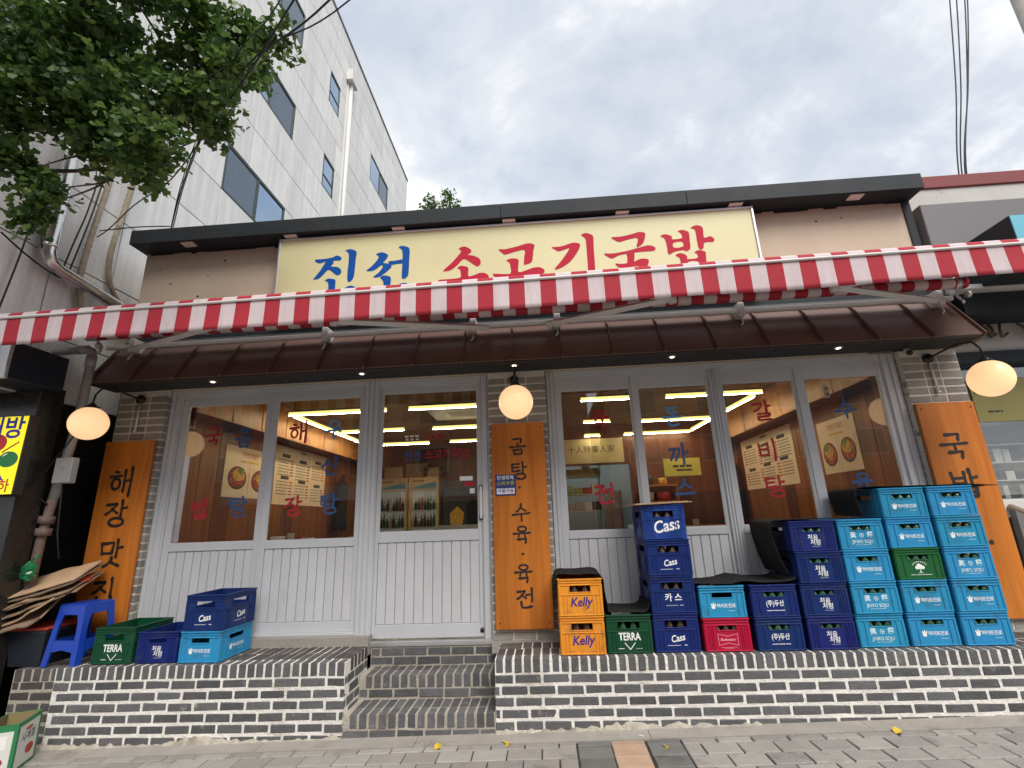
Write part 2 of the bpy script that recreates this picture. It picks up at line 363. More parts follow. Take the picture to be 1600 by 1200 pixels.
def leaf_mat():
    m = bpy.data.materials.new('ginkgo_leaf'); m.use_nodes = True
    N, L = m.node_tree.nodes, m.node_tree.links
    p = N['Principled BSDF']; p.inputs['Roughness'].default_value = 0.45
    g = N.new('ShaderNodeNewGeometry')
    rp = N.new('ShaderNodeValToRGB')
    rp.color_ramp.elements[0].color = (0.042, 0.092, 0.022, 1)
    rp.color_ramp.elements[1].color = (0.19, 0.28, 0.06, 1)
    e = rp.color_ramp.elements.new(0.6); e.color = (0.085, 0.165, 0.036, 1)
    L.new(g.outputs['Random Per Island'], rp.inputs[0])
    L.new(rp.outputs[0], p.inputs['Base Color'])
    t = N.new('ShaderNodeBsdfTranslucent')
    L.new(rp.outputs[0], t.inputs[0])
    mx = N.new('ShaderNodeMixShader'); mx.inputs[0].default_value = 0.42
    L.new(p.outputs[0], mx.inputs[1]); L.new(t.outputs[0], mx.inputs[2])
    L.new(mx.outputs[0], N['Material Output'].inputs['Surface'])
    return m
M['leaf'] = leaf_mat()

def crate_mat(name, col):
    return mat(name, col, 0.42, var=0.06, scale=5, rnd_val=0.08, rnd_hue=0.008, spec=0.3, dirt=((col[0] * .5 + .03, col[1] * .5 + .03, col[2] * .5 + .03), 9, 0.54, 0.75), bump=.12, bscale=50)
M['c_cyan'] = crate_mat('cyan_crate_plastic', (0.026, 0.270, 0.500))
M['c_navy'] = crate_mat('navy_crate_plastic', (0.006, 0.022, 0.135))
M['c_indigo'] = crate_mat('indigo_crate_plastic', (0.010, 0.015, 0.150))
M['c_orange'] = crate_mat('orange_crate_plastic', (0.72, 0.265, 0.028))
M['c_red'] = crate_mat('red_crate_plastic', (0.48, 0.005, 0.026))
M['c_green'] = crate_mat('green_crate_plastic', (0.005, 0.064, 0.029))
M['c_dkgreen'] = crate_mat('leaf_green_crate_plastic', (0.010, 0.105, 0.028))
M['c_film'] = mat('printed_blue_film', (0.016, 0.052, 0.24), 0.25, var=0.5, scale=9, rnd_val=0.0, stretch=(1.5, 1, 0.6), spec=0.6)

# ------------------------------------------------------------------ mesh builder
class MB:
    def __init__(self):
        self.v = []; self.f = []; self.mi = []; self.sm = []
    def add(self, vs, fs, mi=0, smooth=False):
        o = len(self.v)
        self.v.extend([tuple(x) for x in vs])
        for f in fs:
            self.f.append([i + o for i in f]); self.mi.append(mi); self.sm.append(smooth)
    def box(self, x0, x1, y0, y1, z0, z1, mi=0):
        self.add([(x0, y0, z0), (x1, y0, z0), (x1, y1, z0), (x0, y1, z0), (x0, y0, z1), (x1, y0, z1), (x1, y1, z1), (x0, y1, z1)],
                 [(3, 2, 1, 0), (4, 5, 6, 7), (0, 1, 5, 4), (1, 2, 6, 5), (2, 3, 7, 6), (3, 0, 4, 7)], mi)
    def cbox(self, x0, x1, y0, y1, z0, z1, c=0.003, mi=0, jit=0.0, rg=None):
        """box with chamfered edges, 24 vertices"""
        X = (x0, x1); Y = (y0, y1); Z = (z0, z1)
        vs = []; idx = {}
        for i in (0, 1):
            for j in (0, 1):
                for k in (0, 1):
                    sx = c if i == 0 else -c; sy = c if j == 0 else -c; sz = c if k == 0 else -c
                    for ax in range(3):
                        p = [X[i] + (0 if ax == 0 else sx), Y[j] + (0 if ax == 1 else sy), Z[k] + (0 if ax == 2 else sz)]
                        if jit and rg:
                            p = [a + rg.uniform(-jit, jit) for a in p]
                        idx[(i, j, k, ax)] = len(vs); vs.append(p)
        F = []
        for ax in range(3):
            for s in (0, 1):
                q = []
                for a, b in ((0, 0), (1, 0), (1, 1), (0, 1)):
                    t = [0, 0, 0]; t[ax] = s; t[(ax + 1) % 3] = a; t[(ax + 2) % 3] = b
                    q.append(idx[(t[0], t[1], t[2], ax)])
                F.append(q if s else q[::-1])
        for ax in range(3):   # edges parallel to ax
            b_, c_ = (ax + 1) % 3, (ax + 2) % 3
            for sb in (0, 1):
                for sc in (0, 1):
                    t0 = [0, 0, 0]; t0[b_] = sb; t0[c_] = sc; t1 = list(t0); t1[ax] = 1
                    q = [idx[(*t0, b_)], idx[(*t1, b_)], idx[(*t1, c_)], idx[(*t0, c_)]]
                    F.append(q if (sb ^ sc) else q[::-1])
        for i in (0, 1):
            for j in (0, 1):
                for k in (0, 1):
                    q = [idx[(i, j, k, 0)], idx[(i, j, k, 1)], idx[(i, j, k, 2)]]
                    F.append(q if (i + j + k) % 2 == 1 else q[::-1])
        self.add(vs, F, mi)
    def tube(self, pts, r, n=10, mi=0, caps=True, smooth=True):
        pts = [Vector(p) for p in pts]
        rr = r if isinstance(r, (list, tuple)) else [r] * len(pts)
        up = Vector((0, 0, 1))
        rings = []; u = None
        for i, p in enumerate(pts):
            t = (pts[min(i + 1, len(pts) - 1)] - pts[max(i - 1, 0)])
            if t.length < 1e-9: t = Vector((0, 0, 1))
            t.normalize()
            if u is None:
                a = up if abs(t.z) < 0.95 else Vector((1, 0, 0))
                u = t.cross(a).normalized()
            else:
                u = (u - t * u.dot(t)); u = u.normalized() if u.length > 1e-6 else t.orthogonal().normalized()
            w = t.cross(u)
            rings.append([p + (u * math.cos(2 * math.pi * k / n) + w * math.sin(2 * math.pi * k / n)) * rr[i] for k in range(n)])
        vs = [q for rg in rings for q in rg]; F = []
        for i in range(len(pts) - 1):
            for k in range(n):
                F.append((i * n + k, i * n + (k + 1) % n, (i + 1) * n + (k + 1) % n, (i + 1) * n + k))
        if caps:
            F.append(tuple(range(n))[::-1]); F.append(tuple((len(pts) - 1) * n + k for k in range(n)))
        self.add(vs, F, mi, smooth)
    def lathe(self, prof, center=(0, 0, 0), n=20, mi=0, smooth=True):
        cx, cy, cz = center
        vs = []; F = []
        for (r, z) in prof:
            for k in range(n):
                a = 2 * math.pi * k / n
                vs.append((cx + r * math.cos(a), cy + r * math.sin(a), cz + z))
        for i in range(len(prof) - 1):
            for k in range(n):
                F.append((i * n + k, i * n + (k + 1) % n, (i + 1) * n + (k + 1) % n, (i + 1) * n + k))
        self.add(vs, F, mi, smooth)
    def sphere(self, c, r, nu=28, nv=16, mi=0, squash=1.0):
        prof = []
        for j in range(nv + 1):
            a = math.pi * j / nv
            prof.append((max(1e-4, r * math.sin(a)), -r * squash * math.cos(a)))
        self.lathe(prof, c, nu, mi)
    def prism(self, poly, y0, y1, mi=0):
        """polygon in x,z (counter clockwise seen from -y) extruded along y"""
        n = len(poly)
        vs = [(x, y0, z) for x, z in poly] + [(x, y1, z) for x, z in poly]
        F = [tuple(range(n)), tuple(range(2 * n - 1, n - 1, -1))]
        for i in range(n):
            j = (i + 1) % n
            F.append((i, i + n, j + n, j))
        self.add(vs, F, mi)
    def mesh(self, name, mats):
        me = bpy.data.meshes.new(name)
        me.from_pydata(self.v, [], self.f)
        for m in (mats if isinstance(mats, (list, tuple)) else [mats]):
            me.materials.append(m)
        me.polygons.foreach_set('material_index', self.mi)
        me.polygons.foreach_set('use_smooth', self.sm)
        me.update()
        return me
    def build(self, name, mats, parent=None, loc=None):
        return link(name, self.mesh(name, mats), parent, loc)

def link(name, data, parent=None, loc=None, rot=None):
    o = bpy.data.objects.new(name, data)
    COL.objects.link(o)
    if parent is not None: o.parent = parent
    if loc is not None: o.location = loc
    if rot is not None: o.rotation_euler = rot
    return o

def tag(o, label=None, cat=None, group=None, kind=None):
    if label: o['label'] = label
    if cat: o['category'] = cat
    if group: o['group'] = group
    if kind: o['kind'] = kind
    return o

def empty(name, loc=(0, 0, 0), label=None, cat=None, group=None, rz=0.0):
    o = link(name, None, None, loc, (0, 0, rz))
    o.empty_display_size = 0.1
    return tag(o, label, cat, group)

def copy_tree(o, parent=None):
    c = o.copy(); COL.objects.link(c)
    if parent is not None: c.parent = parent
    for ch in list(o.children): copy_tree(ch, c)
    return c

# ------------------------------------------------------------------ lettering
_text_cache = {}
def text_mesh(s, size, mats, bold=0.0, shear=0.0, space=1.0, xscale=1.0, align='CENTER', rot=0.0, name='print'):
    """type set with Blender's own built-in font, standing in the x,z plane and facing -y"""
    key = (s, size, mats.name, bold, shear, space, xscale, align, rot)
    if key in _text_cache: return _text_cache[key]
    cu = bpy.data.curves.new('t', 'FONT')
    cu.body = s; cu.size = size; cu.offset = bold * size; cu.shear = shear; cu.space_character = space
    cu.align_x = align; cu.align_y = 'CENTER'; cu.resolution_u = 3; cu.fill_mode = 'BOTH'
    ob = bpy.data.objects.new('t', cu); COL.objects.link(ob)
    dg = bpy.context.evaluated_depsgraph_get()
    me = bpy.data.meshes.new_from_object(ob.evaluated_get(dg))
    bpy.data.objects.remove(ob)
    c, sn = math.cos(rot), math.sin(rot)
    for v in me.vertices:
        x, y = v.co.x * xscale, v.co.y
        v.co = (x * c - y * sn, 0, x * sn + y * c)
    me.materials.clear(); me.materials.append(mats)
    me.name = name
    _text_cache[key] = me
    return me

def join_into(mb, me, off=(0, 0, 0), mi=0):
    mb.add([(v.co.x + off[0], v.co.y + off[1], v.co.z + off[2]) for v in me.vertices], [tuple(p.vertices) for p in me.polygons], mi)

def catmull(P, n=4, closed=True):
    out = []; m = len(P)
    for i in range(m if closed else m - 1):
        p0 = P[(i - 1) % m] if closed or i > 0 else P[0]
        p1 = P[i]; p2 = P[(i + 1) % m]
        p3 = P[(i + 2) % m] if closed or i + 2 < m else P[-1]
        for k in range(n):
            t = k / n
            out.append(tuple(0.5 * ((2 * p1[d]) + (-p0[d] + p2[d]) * t + (2 * p0[d] - 5 * p1[d] + 4 * p2[d] - p3[d]) * t * t + (-p0[d] + 3 * p1[d] - 3 * p2[d] + p3[d]) * t ** 3) for d in range(len(p1))))
    if not closed: out.append(tuple(P[-1]))
    return out

def outline_part(name, loops, material, smooth=4):
    """filled flat lettering from closed outlines (holes allowed), in the x,z plane"""
    cu = bpy.data.curves.new('o', 'CURVE'); cu.dimensions = '2D'; cu.fill_mode = 'BOTH'
    for lp in loops:
        P = catmull(lp, smooth)
        sp = cu.splines.new('POLY'); sp.points.add(len(P) - 1); sp.use_cyclic_u = True
        for i, p in enumerate(P): sp.points[i].co = (p[0], p[1], 0, 1)
    ob = bpy.data.objects.new('o', cu); COL.objects.link(ob)
    dg = bpy.context.evaluated_depsgraph_get()
    me = bpy.data.meshes.new_from_object(ob.evaluated_get(dg))
    bpy.data.objects.remove(ob)
    for v in me.vertices: v.co = (v.co.x, 0, v.co.y)
    me.materials.clear(); me.materials.append(material); me.name = name
    return me
def outline_mesh(name, groups, material):
    mb = MB()
    for i, g in enumerate(groups): join_into(mb, outline_part(name, g, material), (0, -.00015 * i, 0))
    return mb.mesh(name, material)

# brush written hangul, composed from strokes -----------------------------------------------------
def circ(cx=.5, cy=.5, rx=.5, ry=.5, n=14):
    return [(cx + rx * math.sin(2 * math.pi * k / n), cy - ry * math.cos(2 * math.pi * k / n)) for k in range(n + 1)]
CONS = {
 'g': [[(0, .12), (.5, .08), (.92, .04), (.9, .3), (.82, .95)]],
 'gv': [[(0, .15), (.45, .1), (.88, .05), (.75, .5), (.4, .85), (.08, 1.05)]],
 'kk': [[(0, .15), (.42, .08), (.36, .5), (.02, 1)], [(.52, .15), (.98, .06), (.9, .5), (.5, 1.02)]],
 'n': [[(.05, 0), (.08, .55), (.14, .85), (.5, .9), (1, .7)]],
 'd': [[(.05, .05), (.95, 0)], [(.1, .05), (.1, .6), (.16, .95), (1, .85)]],
 'r': [[(.05, .05), (.5, .02), (.92, 0), (.88, .45)], [(.05, .5), (.88, .45)], [(.06, .5), (.06, .98), (.5, 1.0), (1.02, .9)]],
 'm': [[(0, .03), (.05, .5), (.1, 1)], [(.02, .08), (.5, .03), (.95, 0), (.93, .5), (.88, 1)], [(.1, .93), (.9, .9)]],
 'b': [[(0, 0), (.05, .5), (.1, 1)], [(.9, -.05), (.9, .5), (.87, 1)], [(.06, .48), (.88, .43)], [(.1, .95), (.88, .9)]],
 's': [[(.48, -.02), (.42, .4), (.22, .78), (-.04, 1)], [(.42, .42), (.7, .7), (1.02, .92)]],
 'o': [circ(.5, .5, .46, .48)],
 'j': [[(.04, .1), (.5, .07), (.88, .02), (.6, .42), (.3, .78), (-.04, 1)], [(.5, .48), (.75, .72), (1.02, .92)]],
 't': [[(.05, .02), (.95, -.03)], [(.1, .47), (.85, .42)], [(.08, .03), (.08, .6), (.14, 1), (1, .9)]],
 'h': [[(.35, -.12), (.66, -.07)], [(-.05, .2), (1.0, .13)], circ(.5, .66, .36, .34)],
}
VV = {'a': [[(.28, -.08), (.33, .5), (.28, 1.12)], [(.32, .48), (.98, .40)]], 'i': [[(.42, -.08), (.5, .5), (.42, 1.12)]],
      'eo': [[(.74, -.08), (.78, .5), (.74, 1.12)], [(-.15, .5), (.74, .44)]], 'ae': [[(.12, .02), (.16, .5), (.12, 1.0)], [(.14, .52), (.8, .46)], [(.82, -.1), (.86, .5), (.78, 1.2)]]}
VH = {'o': [[(.5, -.1), (.5, .55)], [(-.02, .66), (.5, .6), (1.04, .5)]], 'u': [[(-.02, .26), (.5, .2), (1.04, .1)], [(.5, .2), (.52, 1.05)]],
      'yu': [[(-.02, .22), (.5, .16), (1.04, .06)], [(.34, .2), (.28, .95)], [(.66, .16), (.7, 1.1)]], 'eu': [[(0, .5), (1, .4)]]}
SYL = {'해': ('h', 'ae', ''), '장': ('j', 'a', 'o'), '맛': ('m', 'a', 's'), '집': ('j', 'i', 'b'), '곰': ('g', 'o', 'm'), '탕': ('t', 'a', 'o'), '수': ('s', 'u', ''),
       '육': ('o', 'yu', 'g'), '전': ('j', 'eo', 'n'), '국': ('g', 'u', 'g'), '밥': ('b', 'a', 'b'), '우': ('o', 'u', ''), '신': ('s', 'i', 'n'), '돈': ('d', 'o', 'n'),
       '까': ('kk', 'a', ''), '스': ('s', 'eu', ''), '갈': ('gv', 'a', 'r'), '비': ('b', 'i', '')}
def syllable_strokes(ch):
    c, v, f = SYL[ch]
    out = []
    def put(strokes, x0, y0, x1, y1):
        for s in strokes: out.append([(x0 + (x1 - x0) * px, y0 + (y1 - y0) * py) for px, py in s])
    if v in VV:
        if f:
            put(CONS[c], .04, .08, .58, .52); put(VV[v], .62, .0, 1.0, .60); put(CONS[f], .24, .66, .92, 1.0)
        else:
            put(CONS[c], .02, .18, .52, .84); put(VV[v], .58, .02, 1.0, .98)
    else:
        if f:
            put(CONS[c], .24, .0, .78, .30); put(VH[v], .02, .36, .98, .62); put(CONS[f], .24, .70, .78, 1.0)
        else:
            put(CONS[c], .22, .02, .80, .46); put(VH[v], .0, .50, 1.0, 1.0)
    return out
def brush_mesh(name, ch, size, material, weight=.085, brush=0.55, seed=1):
    """strokes with a heavy entry and a thinner tail; x,z plane, centred, facing -y"""
    rg = random.Random(seed * 31 + ord(ch))
    mb = MB(); k = 0
    for s in syllable_strokes(ch):
        P = catmull(s, 6, False)
        P = [(x + rg.uniform(-.004, .004), y) for x, y in P]
        n = len(P); L, Rr = [], []
        closed = (abs(s[0][0] - s[-1][0]) + abs(s[0][1] - s[-1][1])) < 1e-3
        for i, (x, y) in enumerate(P):
            a = P[max(i - 1, 0)]; b = P[min(i + 1, n - 1)]
            tx, ty = b[0] - a[0], b[1] - a[1]; l = math.hypot(tx, ty) or 1
            t = i / (n - 1)
            w = weight * (1 - brush * .55 * math.sin(math.pi * min(1, t * 1.1)) ** 1.2 - brush * .35 * t)
            if closed: w = weight * .72
            elif t < .04: w *= .75
            elif t > .97: w *= .6
            nx, ny = -ty / l * w * .5, tx / l * w * .5
            L.append((x + nx, y + ny)); Rr.append((x - nx, y - ny))
        off = -0.0002 * k; k += 1
        cv = lambda q: ((q[0] - .5) * size, off, (.5 - q[1]) * size)
        vs = [cv(q) for q in L] + [cv(q) for q in Rr]
        F = [(i, i + 1, n + i + 1, n + i) for i in range(n - 1)]
        mb.add(vs, F)
        if not closed:      # rounded ends
            for (ctr, w) in ((P[0], weight * .42), (P[-1], weight * (1 - brush * .6) * .34)):
                kk = 10
                off2 = -0.0002 * k; k += 1
                cvs = [((ctr[0] + w * math.cos(2 * math.pi * q / kk) - .5) * size, off2, (.5 - ctr[1] - w * math.sin(2 * math.pi * q / kk)) * size) for q in range(kk)]
                mb.add(cvs, [tuple(range(kk))])
    return mb.mesh(name, material)


# ================================================================== THE SETTING
def gz(x): return 0.0205 * x - 0.003        # the pavement climbs gently to the right

def sloped_sheet(name, x0, x1, y0, y1, dz, m, nx=8, ny=4, thick=0.0):
    mb = MB(); vs = []; F = []
    for j in range(ny + 1):
        for i in range(nx + 1):
            x = x0 + (x1 - x0) * i / nx; y = y0 + (y1 - y0) * j / ny
            vs.append((x, y, gz(x) + dz))
    for j in range(ny):
        for i in range(nx):
            a = j * (nx + 1) + i
            F.append((a, a + 1, a + nx + 2, a + nx + 1))
    mb.add(vs, F)
    if thick:
        mb.add([(x0, y0, gz(x0) + dz), (x1, y0, gz(x1) + dz), (x1, y0, gz(x1) + dz - thick), (x0, y0, gz(x0) + dz - thick)], [(0, 3, 2, 1)])
    return mb.build(name, m)

tag(sloped_sheet('ground', -200, 200, -200, 200, -0.17, M['asphalt']), kind='structure')
tag(sloped_sheet('road', -60, 60, -8.6, -0.95, -0.13, M['asphalt']), kind='structure')
ln = MB()
for i in range(14):
    x = -28 + i * 4.2
    ln.add([(x, -4.85, gz(x) - .125), (x + 2.2, -4.85, gz(x + 2.2) - .125), (x + 2.2, -4.72, gz(x + 2.2) - .125), (x, -4.72, gz(x) - .125)], [(0, 1, 2, 3)])
tag(ln.build('road_marking', M['line']), kind='structure')
tag(sloped_sheet('pavement_across', -60, 60, -13, -8.8, 0.0, M['paver'], thick=0.0), kind='structure')
kb = MB()
for i in range(40):
    x = -20 + i
    for y0 in (-0.95, -8.8):
        kb.add([(x + .003, y0, gz(x) - .2), (x + .997, y0, gz(x + 1) - .2), (x + .997, y0 + .17, gz(x + 1) - .2), (x + .003, y0 + .17, gz(x) - .2),
                (x + .003, y0, gz(x) + .004), (x + .997, y0, gz(x + 1) + .004), (x + .997, y0 + .17, gz(x + 1) + .004), (x + .003, y0 + .17, gz(x) + .004)],
               [(4, 5, 6, 7), (0, 1, 5, 4), (1, 2, 6, 5), (2, 3, 7, 6), (3, 0, 4, 7)])
tag(kb.build('kerb', M['concrete']), kind='structure')
walk = sloped_sheet('sidewalk', -20, 20, -0.78, 5.2, -0.012, M['joint'], nx=40, ny=4)
tag(walk, kind='structure')
far_walk = sloped_sheet('paving_sheet', -20, 20, -0.78, 2.55, -0.001, M['paver'], nx=40)
far_walk.parent = walk
# pavers one by one where they are in view
SLOPE = math.atan(0.0205)
def paver_mesh(w, d, k):
    mb = MB(); rg = random.Random(k)
    mb.cbox(0.004, w - 0.004, 0.004, d - 0.004, -0.05, 0.0, 0.005, 0, 0.0012, rg)
    return mb
PM = {}
def put_paver(x, y, w, d, m):
    key = (round(w, 3), round(d, 3), m, rnd.randrange(4))
    if key not in PM: PM[key] = paver_mesh(w, d, len(PM)).mesh('paver', M[m])
    o = link('paver', PM[key], walk, (x, y, gz(x) + rnd.uniform(-.0016, .0016)), (rnd.uniform(-.003, .003), -SLOPE + rnd.uniform(-.003, .003), 0))
    return o
rows = [(3.655, .075), (3.505, .15), (3.355, .15), (3.205, .15), (3.055, .15), (2.905, .15), (2.755, .15), (2.605, .15)]
for r, (y, d) in enumerate(rows):
    bx = [(.125, 'paver_dark'), (.345, 'paver_tan'), (.575, 'paver_dark')]
    for x, m in bx: put_paver(x, y, .222, d, m)
    x = .80 if r % 2 else .80
    first = .11 if r % 2 else .225
    while x < 4.4:
        w = first if first != .225 else .225
        put_paver(x, y, w, d, 'paver'); x += w; first = .225
    x = .122; first = .115 if r % 2 == 0 else .225
    while x > -4.8:
        w = first; x -= w
        put_paver(x, y, w, d, 'paver'); first = .225
# concrete border slabs along the foot of the wall
bxs = [-6.2, -4.7, -3.35, -2.1, -.98, .62, 2.05, 3.3, 4.6, 6.0]
for a, b in zip(bxs[:-1], bxs[1:]):
    mb = MB(); w = b - a
    mb.add([(.002, 0, -.06), (w - .002, 0, w * .0205 - .06), (w - .002, .26, w * .0205 - .06), (.002, .26, -.06), (.002, 0, 0.001), (w - .002, 0, w * .0205 + .001), (w - .002, .26, w * .0205 + .001), (.002, .26, .001)],
           [(4, 5, 6, 7), (0, 1, 5, 4), (1, 2, 6, 5), (2, 3, 7, 6), (3, 0, 4, 7)])
    link('border_slab', mb.mesh('border_slab', M['concrete']), walk, (a, 3.732, gz(a)))

# ------------------------------------------------------------------ bricks
BP = {}
def brick(parent, x, y, z, w, d, h, m='brick', name='brick', c=.004):
    w, d, h = round(w, 3), round(d, 3), round(h, 3)
    k = (w, d, h, m, rnd.randrange(4))
    if k not in BP:
        mb = MB(); rg = random.Random(len(BP))
        mb.cbox(0, w, 0, d, 0, h, c, 0, .0022, rg)
        BP[k] = mb.mesh(name, M[m])
    return link(name, BP[k], parent, (x + rnd.uniform(-.0015, .0015), y + rnd.uniform(-.0016, .0016), z + rnd.uniform(-.001, .001)))

CZ = [.353 - k * .0733 - .055 for k in range(6)]
def front_courses(root, x0, x1, y, ks, off0=0.0, m='brick'):
    for k in ks:
        x = x0 - (.1 if k % 2 else 0) - off0
        while x < x1 - .02:
            a, b = max(x, x0 + .002), min(x + .182, x1 - .002)
            if b - a > .025: brick(root, a, y, CZ[k] + rnd.uniform(-.0015, .0015), b - a, .05, .0525, m)
            x += .2005
def soldiers(root, x0, x1, y, z0, h, d, m='brick'):
    n = max(1, round((x1 - x0) / .0690)); s = (x1 - x0) / n
    for i in range(n): brick(root, x0 + i * s + .008, y, z0, s - .0165, d, h, m)
def top_rows(root, x0, x1, rws, z1, m='brick_top'):
    n = max(1, round((x1 - x0) / .0690)); s = (x1 - x0) / n
    for (y0, y1) in rws:
        for i in range(n): brick(root, x0 + i * s + .005, y0 + .005, z1 - .05, s - .010, y1 - y0 - .010, .05, m)

pl = empty('brick_plinth', (0, 0, 0), 'dark brick plinth with white joints left of the steps', 'plinth', 'dark brick plinths in front of the shop')
mb = MB(); mb.box(-3.822, -1.5445, 3.9035, 4.372, -.25, .4515); mb.build('mortar_core', M['mortar'], pl)
front_courses(pl, -3.82, -1.542, 3.9, range(6), .06)
soldiers(pl, -3.82, -1.542, 3.9, .365, .09, .10)
top_rows(pl, -3.82, -1.62, [(4.005, 4.185), (4.19, 4.372)], .4555)
for k in range(6):                                   # the cheek beside the steps
    ys = [(4.0, 4.188), (4.2, 4.372)] if k % 2 else [(3.955, 4.09), (4.102, 4.29), (4.30, 4.372)]
    for a, b in ys: brick(pl, -1.592, a, CZ[k], .05, b - a, .058)
for i in range(5): brick(pl, -1.63, 4.008 + i * .073, .365, .088, .061, .0905, 'brick_top')

pe = empty('brick_plinth', (0, 0, 0), 'weathered short end of the brick plinth under the blue stool', 'plinth', 'dark brick plinths in front of the shop')
mb = MB(); mb.box(-4.205, -3.823, 3.9435, 4.372, -.25, .437); mb.build('mortar_core', M['old_mortar'], pe)
front_courses(pe, -4.203, -3.824, 3.94, range(6), .13, 'brick_top')
soldiers(pe, -4.203, -3.824, 3.94, .353, .088, .10, 'brick_top')
top_rows(pe, -4.203, -3.824, [(4.045, 4.205), (4.21, 4.372)], .441)

pr = empty('brick_plinth', (0, 0, 0), 'long dark brick plinth with white joints under the crate stacks', 'plinth', 'dark brick plinths in front of the shop')
mb = MB(); mb.box(-.4275, 4.30, 3.9035, 4.372, -.25, .4515); mb.build('mortar_core', M['mortar'], pr)
front_courses(pr, -.43, 4.30, 3.9, range(5), .05)
soldiers(pr, -.43, 4.30, 3.9, .365, .09, .10)
top_rows(pr, -.43, 4.30, [(4.005, 4.185)], .4555)
top_rows(pr, -.24, .07, [(4.19, 4.372)], .4555)
top_rows(pr, 3.28, 3.9, [(4.19, 4.372)], .4555)
for i in range(5): brick(pr, -.425, 4.192 + i * .036, .4055, .18, .03, .05, 'brick_top')

def rubble_foot(root, x0, x1, y, seed):
    rg = random.Random(seed); mb = MB(); n = int((x1 - x0) / .035); vs = []; F = []
    for i in range(n + 1):
        x = x0 + (x1 - x0) * i / n; g = gz(x)
        h = max(.004, .018 + .016 * math.sin(x * 5.1 + seed) + rg.gauss(0, .010)); d = .012 + .012 * rg.random()
        vs += [(x, y + .004, g + h), (x, y - d * .6, g + h * .55 + rg.uniform(-.004, .004)), (x, y - d * 1.5, g - .004)]
    for i in range(n):
        for k in range(2): q = i * 3 + k; F.append((q, q + 1, q + 4, q + 3))
    mb.add(vs, F); mb.build('mortar_foot', M['old_mortar'], root)
rubble_foot(pl, -3.82, -1.545, 3.9, 2); rubble_foot(pr, -.428, 1.4, 3.9, 5)
st = empty('brick_steps', (0, 0, 0), 'dark brick steps rising to the sliding door', 'steps')
mb = MB()
mb.box(-1.541, -.4315, 3.9035, 4.445, -.25, .1115); mb.box(-1.541, -.4315, 4.2035, 4.445, .11, .2795); mb.box(-1.541, -.4315, 4.4435, 4.60, -.2, .43)
mb.build('mortar_core', M['old_mortar'], st)
def course(root, x0, x1, y, z, h, off, m='brick'):
    x = x0 - off
    while x < x1 - .02:
        a, b = max(x, x0 + .003), min(x + .188, x1 - .003)
        if b - a > .025: brick(root, a, y, z, b - a, .05, h, m)
        x += .2005
course(st, -1.54, -.432, 3.9, -.042, .056, .0)
soldiers(st, -1.50, -.432, 3.9, .025, .09, .115)
top_rows(st, -1.50, -.432, [(4.02, 4.20)], .1155, 'brick')
course(st, -1.54, -.432, 4.2, .127, .056, .12)
soldiers(st, -1.50, -.432, 4.2, .193, .09, .115)
top_rows(st, -1.50, -.432, [(4.32, 4.444)], .2835, 'brick')
course(st, -1.54, -.432, 4.44, .294, .056, .0)
course(st, -1.54, -.432, 4.44, .362, .056, .11)

# ================================================================== THE SHOP
shop = empty('restaurant_building', (0, 0, 0), 'single storey soup restaurant with beige upper wall and wide grey framed windows', 'building')
mb = MB()
mb.box(-4.20, 3.77, 4.40, 4.62, 2.80, 4.40)
mb.box(-4.20, -4.02, 4.62, 11.7, -.2, 4.40); mb.box(3.60, 3.77, 4.62, 11.7, -.2, 4.40); mb.box(-4.02, 3.60, 11.5, 11.7, -.2, 4.40)
mb.build('wall', M['beige'], shop)
# dark drip stains and flaking strip where the render meets the eave
mb = MB(); rg = random.Random(3)
x = -4.15
while x < 3.7:
    w = rg.uniform(.05, .3); mb.box(x, min(x + w, 3.74), 4.392, 4.3985, 4.355 - rg.uniform(.004, .03), 4.362); x += w
mb.build('eave_sealant', M['soffit'], shop)
mb = MB(); mb.box(3.70, 3.772, 4.385, 4.399, 3.2, 4.355)
mb.build('edge_strip', M['charcoal'], shop)
roof = MB(); roof.box(-4.23, 3.785, 4.20, 11.75, 4.362, 4.517)
roof = roof.build('roof', M['charcoal'], shop)
fx = [-4.231, -2.05, -.30, 1.55, 3.786]
for a, b in zip(fx[:-1], fx[1:]):
    f_ = MB(); f_.cbox(a + .0015, b - .0015, 4.188, 4.2, 4.358, 4.521, .003); f_.build('fascia_board', M['charcoal'], roof)
for x in (-3.62, -2.5, -1.36, -.22, .92, 2.03, 3.18):
    l_ = MB(); l_.cbox(x - .065, x + .065, 4.215, 4.30, 4.345, 4.3615, .003); l_.build('eave_lamp', M['dead_light'], roof)

mb = MB(); mb.box(-4.19, 3.765, 4.389, 4.398, 3.18, 3.52); mb.build('shade_strip', M['charcoal'], shop)  # dark strip added for the shade behind and below the awning roller
for (a, b, z0, z1) in ((-3.2, -2.70, 3.55, 4.02), (2.26, 2.62, 3.55, 4.04)):
    mb = MB(); mb.box(a, b, 4.395, 4.3985, z0, z1); mb.build('patch_plate', M['beige'], shop)
rg = random.Random(17); mb = MB()
for k in range(26):
    left = k % 2; x = rg.uniform(-4.1, -2.8) if left else rg.uniform(2.5, 3.65); z = rg.uniform(3.55, 3.78) if rg.random() < .7 else rg.uniform(3.6, 4.25)
    r = rg.uniform(.006, .022); mb.add([(x + r * rg.uniform(.5, 1.3) * math.cos(q), 4.3992 - .0002, z + r * rg.uniform(.4, 1.1) * math.sin(q)) for q in [j * .9 for j in range(7)]], [tuple(range(7))])
mb = mb.build('chipped_spots', M['charcoal'], shop); mb['kind'] = 'stuff'
